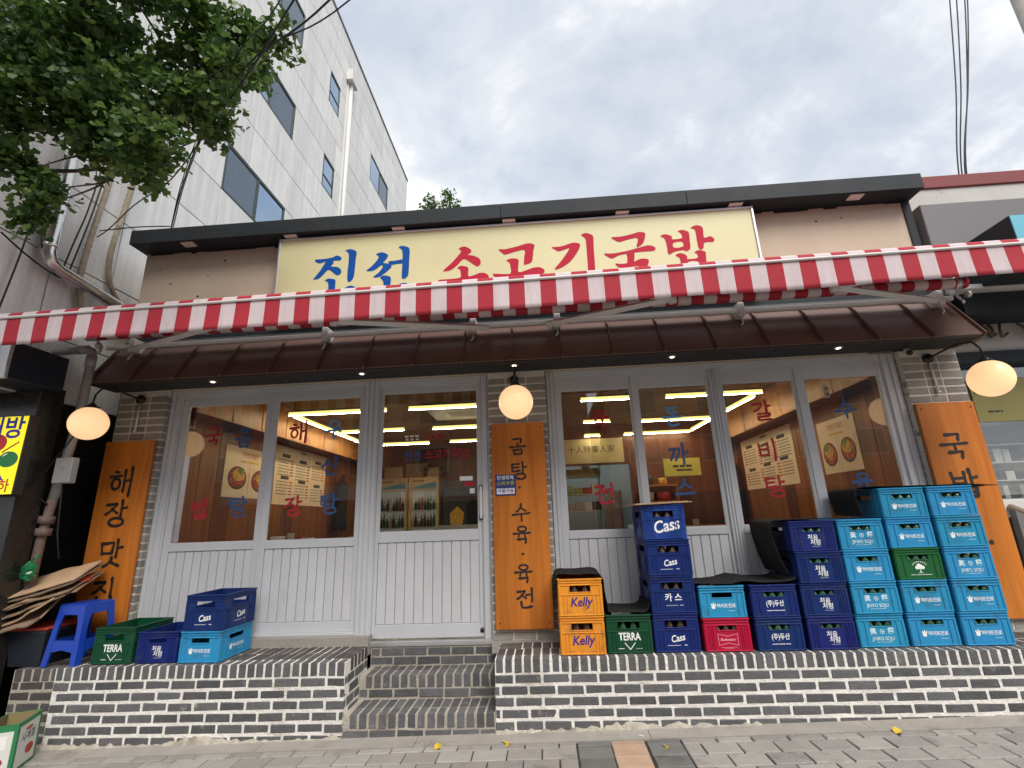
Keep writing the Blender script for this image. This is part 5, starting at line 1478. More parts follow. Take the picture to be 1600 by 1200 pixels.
link('lettering', bars([(-.05, -.03, -.012, .012), (-.024, -.018, -.012, .012), (.0, .006, -.012, .012)], 'print_red'), gc, (-.005, -.0032, .212)); link('lettering', bars([(-.05, -.03, -.009, .009), (-.026, -.018, -.002, .002), (-.012, .004, -.009, .009), (.008, .024, -.009, .009)], 'print_dark'), gc, (-.005, -.0032, .172))
link('lettering', text_mesh('사계절', .062, M['print_dark'], .012), gc, (w / 2 + .0022, d / 2, .185), (0, 0, math.pi / 2))
for (zz, m, y0, y1) in ((.235, 'print_red', .10, .19), (.10, 'food_red', .14, .24)):
    mb = MB(); mb.add([(w / 2 + .0024, (y0 + y1) / 2 + (y1 - y0) / 2 * math.cos(a), zz + (.012 if m == 'print_red' else .032) * math.sin(a)) for a in [k * math.pi / 8 for k in range(16)]], [tuple(range(16))]); mb.build('picture', M[m], gc)
mb = MB(); mb.add([(-.01 + .06 * math.cos(a), -.0022, .085 + .035 * math.sin(a)) for a in [k * math.pi / 8 for k in range(16)]], [tuple(range(16))]); mb.build('picture', M['food_red'], gc)

# fallen leaves
for (x, y, lab, s) in ((-.79, 3.70, 'fallen yellow leaf on the border slab below the steps', .045), (-.345, 3.715, 'fallen yellow leaf at the foot of the plinth near the steps', .045), (2.18, 3.70, 'lime yellow fallen leaf on the border slab below the cyan crates', .05), (.68, 3.60, 'tiny yellow leaf on the dark paver band', .03)):
    mb = MB(); n = 7
    vs = [(0, 0, 0)] + [(s * math.cos(a) * (.8 + .2 * (k % 2)), s * .8 * math.sin(a), .012 * math.sin(2 * a) + .004) for k, a in enumerate([math.pi * (-.15 + 1.3 * q / n) for q in range(n + 1)])]
    mb.add(vs, [(0, k, k + 1) for k in range(1, n + 1)])
    o = mb.build('fallen_leaf', M['yellow_leaf'], None, (x, y, gz(x) + .006)); o.rotation_euler = (.05, .08, rnd.uniform(0, 6)); tag(o, lab, 'leaf')

mb = MB(); mb.cbox(-.018, .018, -.003, .003, 0, .004, .001); o = mb.build('paper_scrap', M['paper_white'], None, (.56, 3.775, gz(.56) + .002)); o.rotation_euler = (0, 0, -.5); tag(o, 'tiny white paper scrap on the border slab below the green crate', 'litter')

# ================================================================== NEIGHBOUR AT THE LEFT: granite block
XB = -4.6
lb = empty('granite_building', (0, 0, 0), 'tall pale granite clad office building at the left with dark windows', 'building')
mb = MB(); mb.box(-16, XB - .031, 3.80, 15.2, -.3, 2.66); mb.box(-16, XB - .031, 3.20, 15.2, 2.66, 13.95); mb.build('core', M['granite_joint'], lb)
yl = [3.20, 3.82, 4.45, 5.14, 5.84, 6.40, 6.96, 7.53, 8.16, 8.80, 9.36, 10.09, 10.82, 11.54, 12.07, 12.60, 13.13, 13.80, 14.5, 15.2]
zl = [2.66, 3.26, 4.03, 4.82, 5.59, 6.36, 7.21, 7.98, 8.76, 9.60, 10.36, 11.10, 12.0, 12.65, 13.30, 13.92]
wins = [(5.84, 7.53, 6.36, 7.21, 'l'), (5.84, 7.53, 8.76, 9.60, 'r'), (5.84, 7.53, 11.10, 12.0, 'r'), (8.80, 9.36, 8.76, 9.60, 's'), (8.80, 9.36, 11.10, 12.0, 's'), (11.54, 13.13, 11.10, 12.0, 'r'), (11.54, 13.13, 8.76, 9.60, 'r')]
SP = {}
for i in range(len(yl) - 1):
    for j in range(len(zl) - 1):
        yc, zc = (yl[i] + yl[i + 1]) / 2, (zl[j] + zl[j + 1]) / 2
        if any(a < yc < b and c < zc < d for a, b, c, d, _ in wins): continue
        w, h = round(yl[i + 1] - yl[i], 3), round(zl[j + 1] - zl[j], 3)
        if (w, h) not in SP:
            p = MB(); p.cbox(-.03, 0, .006, w - .006, .006, h - .006, .003); SP[(w, h)] = p.mesh('stone_panel', M['granite'])
        link('stone_panel', SP[(w, h)], lb, (XB + rnd.uniform(-.001, .001), yl[i], zl[j]))
mb = MB(); mb.cbox(-16, XB + .02, 3.18, 15.24, 13.92, 14.0, .004); mb.build('coping', M['granite_joint'], lb)
for (a, b, c, d, k) in wins:
    f = MB(); t = .045; X0, X1 = XB - .030, XB - .004
    for (p, q, r, s) in ((a + .005, b - .005, c + .005, c + t), (a + .005, b - .005, d - t, d - .005), (a + .005, a + t, c + t, d - t), (b - t, b - .005, c + t, d - t)): f.cbox(X0, X1, p, q, r, s, .003)
    if k != 's':
        m_ = (a + b) / 2; f.cbox(X0, X1 - .002, m_ - .03, m_ + .03, c + t, d - t, .003)
    else:
        m_ = c + (d - c) * .38; f.cbox(X0, X1 - .002, a + t, b - t, m_ - .02, m_ + .02, .003)
    fr = f.build('window', M['win_frame_dark'], lb)
    if k != 's': panes = [(a + t, m_ - .03, c + t, d - t), (m_ + .03, b - t, c + t, d - t)]
    else: panes = [(a + t, b - t, c + t, m_ - .02), (a + t, b - t, m_ + .02, d - t)]
    for n, (p, q, r, s) in enumerate(panes):
        g = MB(); g.box(XB - .0302, XB - .018 - .004 * n, p, q, r, s)
        blind = (k == 'l' and n == 0) or (k == 'r' and n == 1)
        g.build('pane', M['bldg_blind' if blind else 'bldg_glass'], fr)
# downpipe with hopper
mb = MB(); mb.tube([(XB + .06, 9.80, 4.5), (XB + .06, 9.80, 12.6)], .055, 12); mb.box(XB, XB + .04, 9.70, 9.73, 4.5, 12.6); mb.build('downpipe', M['white_metal'], lb)
mb = MB(); mb.cbox(XB + .0, XB + .17, 9.60, 9.98, 12.6, 12.95, .01); mb.build('hopper', M['white_metal'], lb)
# ground floor of the neighbour: black granite pier and dark recess
mb = MB(); mb.cbox(-5.5, -4.352, 3.78, 4.0, -.2, 2.72, .006); mb.build('pier', M['black_granite'], lb)
mb = MB(); mb.box(-9, -5.5, 3.9, 4.1, -.2, 2.72); mb.box(XB - .03, XB, 4.01, 11, -.2, 2.655); mb.build('dark_front', M['black_granite'], lb)
# alley between the two buildings
al = MB(); al.box(-4.59, -4.21, 5.2, 5.3, -.2, 3.1); o = al.build('dark_backdrop', M['int_wood_dark']); tag(o, 'dark panel added to keep the gap left of the shop black', 'wall')  # dark panel added so the depth of the alley reads as black shade
gs = MB(); gs.box(-4.44, -4.205, 4.65, 4.66, 2.0, 2.9); o = gs.build('green_sheet', mat('green_tarp', (.01, .10, .075), .5)); o.rotation_euler = (0, 0, 0); tag(o, 'green plastic sheet hanging in the gap behind the left pillar', 'sheet')
# roof sign box
sb = empty('sign_box', (-4.28, 3.40, 2.68), 'dark blue box sign jutting out beyond the drain pipe', 'sign')
mb = MB(); mb.cbox(-1.4, 0, .03, .50, 0, .31, .006); mb.build('case', mat('dark_blue_case', (.016, .022, .036), .4), sb)
mb = MB(); mb.cbox(-1.41, .008, 0, .03, -.012, .322, .005); mb.build('face_frame', M['sign_frame'], sb)
# yellow karaoke sign
ys = empty('yellow_sign', (-4.295, 3.762, 1.765), 'bright yellow lit sign with drawn maracas and blue lettering', 'sign')
mb = MB(); mb.cbox(-.62, 0, -.07, .012, 0, .66, .006); mb.build('case', M['dark_metal'], ys)
mb = MB(); mb.box(-.612, -.008, -.0735, -.0705, .008, .652); mb.build('face', M['yellow_face'], ys)
link('lettering', text_mesh('노래방', .20, M['pure_blue'], .022), ys, (-.30, -.0745, .545)); link('lettering', text_mesh('지하', .115, M['pure_red'], .022), ys, (-.145, -.0745, .068))
def disc(cx, cz, rx, rz, rot=0): return ell(cx, cz, rx, rz, rot, 24)
link('picture', shapes([disc(-.235, .43, .085, .072)], 'pure_red'), ys, (0, -.0745, 0)); link('picture', shapes([disc(-.105, .29, .088, .066)], 'pure_green'), ys, (0, -.0745, 0))
link('picture', shapes([[(-.18, .355), (-.17, .345), (-.035, .428), (-.045, .438)]], 'print_red'), ys, (0, -.0748, 0)); link('picture', shapes([[(-.235, .23), (-.195, .245), (-.11, .125), (-.15, .112)]], 'pure_blue'), ys, (0, -.0748, 0))
link('picture', shapes([[(-.165, .312), (-.155, .33), (-.12, .342), (-.125, .33)]], 'white_print'), ys, (0, -.0752, 0))
# grey drain pipe with box
dp = empty('drain_pipe', (-4.235, 4.035, 0), 'grey drain pipe bending down beside the left signboard', 'pipe')
mb = MB(); mb.tube([(-.85, .0, 3.12), (-.05, 0, 3.13), (.005, 0, 3.115), (.025, 0, 3.06), (.02, 0, 2.4), (-.06, 0, 1.75)], .037, 14); mb.tube([(-.12, 0, 3.13), (-.03, 0, 3.13)], .042, 14); mb.tube([(.02, 0, 3.06), (.02, 0, 2.96)], .042, 14); mb.build('pipe', M['pvc'], dp)
mb = MB(); mb.tube([(-.06, 0, 1.75), (-.09, 0, 1.45), (-.10, 0, .95), (-.10, 0, .50)], .035, 14); mb.tube([(-.082, 0, 1.50), (-.087, 0, 1.44)], .058, 14); mb.tube([(-.078, 0, 1.60), (-.083, 0, 1.54)], .058, 14); mb.build('lower_pipe', mat('rusty_pipe', (.17, .12, .10), .7, var=.3, scale=12), dp)
mb = MB(); mb.cbox(-.02, .14, -.09, -.02, 1.87, 2.09, .006); mb.build('junction_box', M['pvc'], dp)
mb = MB(); mb.tube([(.12, -.04, 2.4), (.03, -.07, 2.2), (-.12, -.08, 1.95), (-.13, -.05, 1.75), (-.05, -.05, 1.70)], .006, 6); mb.tube([(.06, -.06, 1.87), (.09, -.07, 1.7), (.11, -.06, 1.45), (.16, -.05, 1.25)], .006, 6); mb.build('cable', M['cable'], dp)
mb = MB(); mb.tube([(-.2, .5, 2.92), (.2, .45, 2.86)], .05, 12); mb.build('branch_pipe', M['pvc'], dp)
# steel flue and corrugated hoses on the granite wall
fl = MB(); fl.tube([(-4.50, 3.64, 6.6), (-4.50, 3.66, 4.96), (-4.50, 3.68, 3.98), (-4.50, 3.72, 3.90), (-4.50, 3.80, 3.865), (-4.50, 4.45, 3.80), (-4.50, 4.9, 3.74)], .062, 16)
fl.tube([(-4.50, 3.672, 4.06), (-4.50, 3.674, 4.03)], .067, 16)
o = fl.build('steel_flue', M['steel']); tag(o, 'shiny steel flue pipe bending along the granite wall', 'pipe')
for pts, lab in (([(4.16, 6.2), (4.13, 5.4), (4.11, 4.97), (4.06, 4.4), (4.04, 3.94), (4.06, 3.80), (4.12, 3.6)], 'thin stained corrugated hose on the granite wall beside the flue'), ([(4.42, 6.2), (4.40, 5.5), (4.37, 5.08), (4.31, 4.5), (4.305, 4.25), (4.36, 4.02), (4.50, 3.86), (4.62, 3.8)], 'stained corrugated hose curving towards the shop eave')):
    P = catmull([(-4.53, a, b) for a, b in pts], 14, False)
    h = MB(); h.tube(P, [.025 + (.004 if k % 2 else 0) for k in range(len(P))], 12); o = h.build('corrugated_hose', M['hose']); tag(o, lab, 'hose', 'corrugated hoses on the granite wall')
# wires
def wire(pts, r, lab, group, name='cable'):
    mb = MB()
    for p in pts: mb.tube(catmull(p, 8, False), r, 6)
    o = mb.build(name, M['cable']); return tag(o, lab, 'cable', group)
GW = 'overhead cables at the left'
wire([[(-3.84, 4.24, 4.53), (-3.58, 4.0, 4.88), (-3.04, 3.5, 4.97), (-2.38, 2.9, 4.75), (-1.78, 2.4, 4.50), (-1.09, 2.0, 4.36), (.4, 1.0, 4.25)]], .0065, 'thick black cable bundle rising from the left end of the eave', GW)
wire([[(-3.82, 4.24, 4.53), (-3.55, 3.99, 4.90), (-3.01, 3.5, 5.0), (-2.30, 2.9, 4.83), (-1.68, 2.4, 4.58), (-.97, 2.0, 4.345), (.6, 1.0, 4.2)]], .0048, 'thinner black cable running beside the thick bundle', GW)
wire([[(-3.84, 4.24, 4.53), (-3.60, 4.0, 4.86), (-3.07, 3.5, 4.97), (-2.44, 2.9, 4.78), (-1.90, 2.4, 4.58), (-1.38, 2.0, 4.42), (-.2, 1.0, 4.5)]], .0042, 'thin cable splitting off to the left of the thick bundle', GW)
wire([[(-5.2, 4.2, 4.40), (-4.64, 4.2, 4.47), (-3.96, 3.9, 4.61), (-3.26, 3.5, 4.52), (-2.57, 3.0, 4.50), (-1.80, 2.42, 4.46), (-1.30, 2.0, 4.40), (0, 1.0, 4.4)]], .006, 'black cable looping down across the granite wall to the flue', GW)
wire([[(-6.0, 4.2, 4.62), (-4.9, 4.2, 4.56), (-4.2, 4.2, 4.57), (-3.82, 4.2, 4.55)]], .006, 'thin wire stretched level from the left edge to the eave', GW)
TC = 'black cables strapped beside the steel flue'
for pts, lab in (([(-4.52, 3.68, 4.9), (-4.54, 3.60, 4.6), (-4.52, 3.60, 4.25), (-4.50, 3.64, 3.95), (-4.52, 3.9, 3.80)], 'black cable bowing out left of the steel flue'),
                 ([(-4.52, 3.3, 3.95), (-4.52, 3.55, 3.86), (-4.50, 3.8, 3.80), (-4.48, 3.95, 3.84)], 'black cable coming from the left edge to the flue bend'),
                 ([(-4.50, 3.98, 5.1), (-4.50, 3.94, 4.6), (-4.50, 3.88, 4.2), (-4.50, 3.84, 3.9)], 'straight black cable just right of the steel flue'),
                 ([(-4.50, 4.03, 5.1), (-4.50, 3.99, 4.6), (-4.50, 3.94, 4.2), (-4.50, 3.90, 3.9)], 'second straight black cable right of the steel flue'),
                 ([(-4.54, 3.52, 4.4), (-4.54, 3.50, 3.9), (-4.54, 3.44, 3.2)], 'black cable dropping down the granite wall at the left edge')):
    wire([pts], .008, lab, TC)
GR = 'overhead cables at the right'
for k, (x0, x1, lab) in enumerate(((9.94, 8.85, 'leftmost of the four cables dropping behind the right roof'), (10.09, 8.91, 'second cable from the left behind the right roof'), (10.27, 9.0, 'third cable from the left behind the right roof'), (10.33, 8.97, 'rightmost of the four cables dropping behind the right roof'))):
    wire([[(x0 + .5, 9.0, 15.0), (x0, 9, 12.63), ((x0 + x1) / 2 + .02, 9, 10.2), (x1, 9, 7.86), (x1 - .3, 9, 5)]], .013, lab, GR)
pl_ = MB(); pl_.tube([(11.42, 9.0, -.2), (11.42, 9.0, 14.5)], .14, 14); o = pl_.build('utility_pole', M['concrete']); tag(o, 'grey utility pole at the upper right corner of the photo', 'pole')

# ================================================================== NEIGHBOUR AT THE RIGHT
rb = empty('shop_building', (0, 0, 0), 'neighbouring shop at the right with dark grey fascia and red coping', 'building')
mb = MB(); mb.box(3.84, 11, 4.60, 4.75, 2.75, 4.52); mb.box(3.84, 11, 10.8, 11, -.2, 4.5); mb.box(3.84, 3.9, 4.75, 10.8, -.2, 4.5); mb.box(3.9, 11, 4.75, 10.8, 4.3, 4.5); mb.build('wall', M['white_wall'], rb)
mb = MB(); mb.box(3.835, 11, 4.46, 4.598, 4.2, 4.519); mb.build('upper_band', M['white_wall'], rb)
mb = MB(); mb.cbox(3.83, 11, 4.44, 4.76, 4.52, 4.66, .006); mb.build('coping', M['red_coping'], rb)
mb = MB(); mb.cbox(3.82, 11, 4.34, 4.58, 3.30, 4.27, .006); mb.build('fascia', M['grey_panel'], rb)
mb = MB(); mb.cbox(3.84, 11, 4.20, 4.34, 3.285, 3.33, .004); mb.build('light_strip', M['white_metal'], rb)
mb = MB(); mb.box(3.90, 11, 4.30, 4.60, 3.08, 3.28); mb.build('void_shade_box', M['charcoal'], rb)  # solid dark box added in place of the shaded void below the strip
rg = random.Random(4); oc = mat('old_cable', (.14, .09, .05), .7, var=.4, scale=30)
for k in range(10):
    mb = MB(); x = 3.98 + .11 * k + rg.uniform(-.03, .03); mb.tube(catmull([(x, 4.56, 3.06), (x + rg.uniform(-.05, .05), 4.53, 2.99), (x + rg.uniform(-.05, .09), 4.55, 2.93), (x + .06, 4.57, 2.97)], 5, False), .012, 6); mb.build('old_cable', oc, rb)
mb = MB(); mb.cbox(4.02, 4.16, 4.50, 4.59, 2.90, 3.0, .01); mb.build('rusty_box', mat('rusty_box', (.30, .17, .07), .8, var=.3, scale=20), rb)
mb = MB(); mb.box(3.90, 11, 4.56, 4.60, 2.69, 2.80); mb.box(3.95, 4.0, 4.66, 4.72, 1.45, 2.69); mb.build('window_frame', M['charcoal'], rb)
mb = MB(); mb.box(4.0, 8, 4.685, 4.69, 1.45, 2.69); mb.build('pane', M['glass'], rb)
mb = MB(); mb.box(3.86, 11, 4.60, 4.78, -.2, 1.30); mb.build('dado', M['grey_panel'], rb)
mb = MB(); mb.cbox(3.86, 11, 4.56, 4.80, 1.30, 1.45, .006); mb.build('window_sill', M['white_metal'], rb)
mb = MB(); mb.box(3.9, 11, 7.6, 7.7, .5, 4.3); mb.box(3.9, 11, 4.8, 7.6, 3.2, 3.25); mb.build('back_wall', mat('blue_grey_wall', (.20, .21, .24), .8), rb)
mb = MB(); mb.box(4.0, 6.5, 4.83, 4.87, 2.80, 2.83); mb.build('fill_lamp', emit('cold_fill_light', (.85, .92, 1), 4.0), rb)  # unseen lamp added to brighten the display behind the pane
ps = MB(); ps.box(4.06, 5.5, 4.672, 4.680, 2.15, 2.56); ps = ps.build('poster', M['olive']); tag(ps, 'olive poster with dark lettering in the right shop window', 'poster')
link('lettering', text_mesh('NICE', .07, M['print_dark'], .03), ps, (4.16, 4.670, 2.44)); link('lettering', bars([(-.08, -.03, -.008, .008), (-.022, .02, -.008, .008), (.03, .05, -.008, .008)], 'print_dark'), ps, (4.24, 4.670, 2.245))
mb = MB(); mb.add([(4.60 + .09 * math.cos(a) * (1 + .2 * math.sin(3 * a)), 4.6705, 2.25 + .06 * math.sin(a)) for a in [k * math.pi / 10 for k in range(20)]], [tuple(range(20))]); mb.build('picture', M['banner'], ps)
shf = empty('display_shelf', (4.05, 4.95, 1.45), 'grey display shelves full of boxed goods in the right window', 'shelf')
mb = MB()
for z in (0, .17, .34, .51): mb.box(0, 2.4, 0, .4, z, z + .012)
mb.build('board', M['white_metal'], shf)
ORD = ['', 'first', 'second', 'third', 'fourth', 'fifth', 'sixth', 'seventh', 'eighth', 'ninth', 'tenth', 'eleventh', 'twelfth', 'thirteenth', 'fourteenth', 'fifteenth', 'sixteenth', 'seventeenth', 'eighteenth', 'nineteenth', 'twentieth', 'last', 'last', 'last']
rg = random.Random(12); k = 0; cnt = 0
for z in (.012, .182, .352):
    x = .02
    while x < 1.4:
        w = rg.uniform(.05, .11); h = rg.uniform(.07, .145); k += 1
        g = MB(); g.cbox(0, w, 0, .2, 0, h, .003)
        o = g.build('boxed_goods', M[rg.choice(['grey_panel', 'charcoal', 'pvc', 'white_wall', 'bin', 'paper_white'])], None, (4.05 + x, 4.97, 1.45 + z)); cnt = cnt + 1 if x > .021 else 1; tag(o, ORD[cnt] + ' boxed item from the left on the ' + {.012: 'lowest', .182: 'middle', .352: 'top'}[z] + ' display shelf of the right shop', 'box', 'boxed goods on the display shelf')
        x += w + rg.uniform(.006, .02)
cs = empty('cyan_sign', (4.02, 3.78, 3.30), 'light blue projecting sign box on the dark grey fascia', 'sign')
mb = MB(); mb.cbox(0, 1.2, .02, .56, 0, .455, .006); mb.build('case', M['charcoal'], cs)
mb = MB(); mb.box(.004, 1.196, .012, .0195, .004, .451); mb.build('face', M['cyan_panel'], cs)
rw = MB(); rw.prism([(3.98, -.1), (6.0, -.1), (6.0, .98), (4.25, 1.22), (3.98, 1.36)], 4.50, 4.56); o = rw.build('ramp_wall', M['grey_panel']); tag(o, 'low grey side wall with a wooden rail right of the signboard', 'wall')
mb = MB(); mb.tube([(3.97, 4.53, 1.385), (4.26, 4.53, 1.245), (6.0, 4.53, 1.01)], .032, 6); mb.build('rail', mat('weathered_rail', (.26, .20, .155), .8, var=.15), o)

# ================================================================== TREES
tr = empty('ginkgo_tree', (-4.15, 1.55, gz(-4.1)), 'ginkgo tree whose leafy branches hang into the upper left corner', 'tree')
mb = MB(); mb.tube([(0, 0, -.1), (.02, 0, .8), (-.03, .03, 2.0), (.05, .06, 3.2), (.02, .1, 4.6), (.1, .15, 6.2), (.05, .2, 8)], [.17, .14, .125, .115, .10, .075, .03], 14)
mb.build('trunk', M['bark'], tr)
cl = [(-4.08, 5.51, .42), (-3.55, 5.42, .40), (-3.0, 5.42, .40), (-2.46, 5.32, .36), (-2.10, 5.32, .24), (-3.76, 4.98, .36), (-3.22, 4.95, .36), (-2.75, 4.92, .34), (-2.36, 4.90, .27), (-2.02, 4.62, .10),
      (-3.80, 4.55, .34), (-3.35, 4.52, .30), (-2.90, 4.50, .28), (-2.52, 4.58, .24), (-2.22, 4.50, .13), (-3.74, 4.10, .22), (-3.60, 3.86, .15), (-3.72, 3.76, .12), (-2.90, 4.22, .20), (-2.70, 4.08, .17), (-2.46, 4.08, .11), (-2.72, 3.88, .10), (-3.2, 4.25, .2)]
rg = random.Random(21)
lv = MB()
def leaf_tris(mb, p, s, nrm, roll):
    z = Vector(nrm).normalized(); a = z.orthogonal().normalized(); b = z.cross(a)
    u = a * math.cos(roll) + b * math.sin(roll); v = z.cross(u)
    P = lambda x, y, h: tuple(Vector(p) + u * x * s + v * y * s + z * h * s)
    fold = rg.uniform(.05, .25)
    mb.add([P(0, 0, 0), P(-.55, .62, fold), P(-.28, .93, .05), P(0, .80, -.04), P(.28, .93, .05), P(.55, .62, fold), P(-.02, -.5, -.1), P(.02, -.5, -.1)], [(0, 2, 1), (0, 3, 2), (0, 4, 3), (0, 5, 4), (0, 6, 7)])
single = MB(); leaf_tris(single, (0, 0, 0), .058, (0, 0, 1), 0); single_me = single.mesh('leaf', M['leaf'])
n_single = 0
br = MB()
for hz_, hx in ((4.45, .9), (5.35, 1.2)): br.tube(catmull([(.03, .1, hz_ - 1.1), (.08, .9, hz_ - .4), (.3, 1.45, hz_ - .1), (hx, 1.55, hz_), (hx + .9, 1.4, hz_ + .12)], 5, False), [.05, .047, .044, .04, .036, .032, .029, .026, .023, .02, .018, .016, .014, .012, .01, .008, .007, .006, .005, .004, .003], 7)
for ci, (x, z, r) in enumerate(cl):
    y = 2.7 + rg.uniform(-.25, .25)
    t1 = Vector((x + 4.15, y - 1.55, z + .06 - gz(-4.1)))
    hub = Vector((.9 if z < 4.7 else 1.2, 1.5, 4.45 if z < 4.7 else 5.35)); t0 = hub + (t1 - hub) * .12
    mid = (t0 + t1) / 2 + Vector((rg.uniform(-.06, .06), rg.uniform(.0, .2), .10))
    br.tube(catmull([tuple(t0), tuple(mid), tuple(t1)], 5, False), [.013, .012, .011, .010, .009, .008, .007, .006, .005, .004, .003], 6)
    n = int(9500 * r * r)
    twigs = [(Vector((rg.gauss(0, 1), rg.gauss(0, 1), rg.gauss(0, .8))).normalized()) for _ in range(max(4, int(r * 34)))]
    for k in range(n):
        d = rg.choice(twigs); q = rg.random() ** .6
        p = Vector((x, y, z)) + Vector((d.x * r, d.y * r * 1.25, d.z * r * .82)) * q + Vector((rg.gauss(0, .05), rg.gauss(0, .05), rg.gauss(0, .045) - .03))
        s = rg.uniform(.044, .070)
        nr = (rg.gauss(0, .55), rg.gauss(-.25, .55), rg.gauss(.55, .5))
        if n_single < 240 and k % 24 == 0:
            o = link('leaf', single_me, tr, (p.x + 4.15, p.y - 1.55, p.z - gz(-4.1))); o.rotation_euler = (rg.uniform(-1.2, 1.2), rg.uniform(-1.2, 1.2), rg.uniform(0, 6.28)); n_single += 1
        else:
            leaf_tris(lv, (p.x + 4.15, p.y - 1.55, p.z - gz(-4.1)), s, nr, rg.uniform(0, 6.28))
    for d in twigs[:5]:
        e = t1 + Vector((d.x * r, d.y * r * 1.2, d.z * r * .8)) * .9; br.tube([tuple(t1), tuple((t1 + e) / 2 + Vector((0, 0, .02))), tuple(e)], [.006, .004, .002], 5)
# the rest of the crown, above the frame
for k in range(26):
    x, y, z, r = rg.uniform(-6.2, -2.6), rg.uniform(-.2, 2.9), rg.uniform(5.9, 8.2), rg.uniform(.35, .6)
    for q in range(int(1100 * r * r)):
        d = Vector((rg.gauss(0, 1), rg.gauss(0, 1), rg.gauss(0, .8))).normalized() * rg.random() ** .45 * r
        leaf_tris(lv, (x + d.x + 4.15, y + d.y - 1.55, z + d.z), rg.uniform(.045, .065), (rg.gauss(0, .55), rg.gauss(0, .55), rg.gauss(.6, .5)), rg.uniform(0, 6.28))
br.build('branches', M['bark'], tr)
o = lv.build('crown', M['leaf'], tr); o['kind'] = 'stuff'

t2 = empty('small_tree', (-2.75, 12.6, 0), 'thin leafy tree top showing above the dark eave', 'tree')
mb = MB(); mb.tube([(0, 0, 0), (.05, 0, 5), (0, 0, 9.6)], [.12, .09, .03], 8)
for a in range(7): mb.tube([(0, 0, 9.0 + a * .1), (rg.uniform(-.35, .35), rg.uniform(-.3, .3), 9.9 + a * .12), (rg.uniform(-.6, .6), rg.uniform(-.4, .4), 10.6 + a * .1)], [.02, .012, .005], 5)
mb.build('trunk', M['bark'], t2)
c2 = MB()
for (cx, cz, r) in ((-.35, 10.85, .28), (.25, 11.0, .32), (.42, 10.6, .30), (-.1, 10.55, .35), (-.5, 10.5, .22), (0, 10.1, .45)):
    for k in range(int(900 * r * r) + 40):
        d = Vector((rg.gauss(0, 1), rg.gauss(0, 1), rg.gauss(0, 1))).normalized() * (rg.random() ** .5) * r
        leaf_tris(c2, (cx + d.x, d.y, cz + d.z), rg.uniform(.07, .12), (rg.gauss(0, .6), rg.gauss(-.4, .5), rg.gauss(.4, .5)), rg.uniform(0, 6.28))
o = c2.build('crown', M['leaf'], t2); o['kind'] = 'stuff'

# ================================================================== ACROSS THE ROAD (seen only as reflections in the glass)
ob = empty('brick_building', (0, -13.2, 0), 'red brown building across the road mirrored in the shop windows', 'building')
mb = MB(); mb.box(-17, 2.2, -8, 0, -.3, 9.5); mb.box(3.0, 17, -8, 0, -.3, 7.6); mb.build('wall', M['brick_far'], ob)
for i in range(10):
    for j in range(3):
        x, z = -15.6 + i * 3.25, 3.6 + j * 2.25
        if -1 < x - 1.0 < 2.2 or (x > 2.5 and j == 2): continue
        w = MB(); w.box(x, x + 1.5, .002, .06, z, z + 1.2); f = w.build('window', M['far_trim'], ob)
        p = MB(); p.box(x + .08, x + 1.42, .06, .07, z + .08, z + 1.12); p.build('pane', M['dark_glass'], f)
mb = MB(); mb.box(-15, 1.5, .01, .22, 2.5, 3.2); mb.build('fascia', M['far_trim'], ob)
mb = MB(); mb.box(-14, -1, .01, .05, .2, 2.3); mb.box(4, 14, .01, .05, .2, 2.3); mb.build('shop_front', M['dark_glass'], ob)

# ================================================================== INSIDE THE RESTAURANT
def poster(side, x, y0, y1, z0, z1, label):
    p = empty('menu_poster', (x, y0, z0), label, 'poster', 'menu posters on the inside walls')
    mb = MB(); mb.box(min(0, -side * .006), max(0, -side * .006), 0, y1 - y0, 0, z1 - z0); mb.build('sheet', M['poster'], p)
    return p
def flat(p, side, quads, m, off=.0075, name='print'):
    mb = MB(); xx = -side * off
    for (a, b, c, d) in quads: mb.add([(xx, a, c), (xx, b, c), (xx, b, d), (xx, a, d)], [(0, 1, 2, 3)])
    return mb.build(name, M[m], p)
def discs(p, side, cy, cz, r, m, off):
    mb = MB(); mb.add([(-side * off, cy + r[0] * math.cos(a), cz + r[1] * math.sin(a)) for a in [k * math.pi / 10 for k in range(20)]], [tuple(range(20))]); mb.build('picture', M[m], p)
def menu(side, x, y0, y1, z0, z1, lab):
    p = poster(side, x, y0, y1, z0, z1, lab); W, H = y1 - y0, z1 - z0
    dark, grey, red = [], [], []
    rg = random.Random(int(abs(x) * 10))
    for c in range(3):
        a = W * (.05 + .32 * c)
        for blk, zt in enumerate((.84 - .05 * (c % 2), .46 - .04 * c)):
            dark.append((a + W * .06, a + W * .20, H * (zt - .03), H * (zt + .03)))
            n = 6 if blk == 0 else 5
            for k in range(n):
                z = H * (zt - .085 - k * .052)
                if z < .03: break
                yy = a
                while yy < a + W * .18:
                    l = W * rg.uniform(.016, .03); grey.append((yy, yy + l, z, z + H * .022)); yy += l + W * .008
                red.append((a + W * .21, a + W * .27, z, z + H * .024))
    grey.append((W * .44, W * .56, H * .93, H * .97))
    flat(p, side, dark, 'print_dark'); flat(p, side, grey, 'print_grey'); flat(p, side, red, 'print_red')
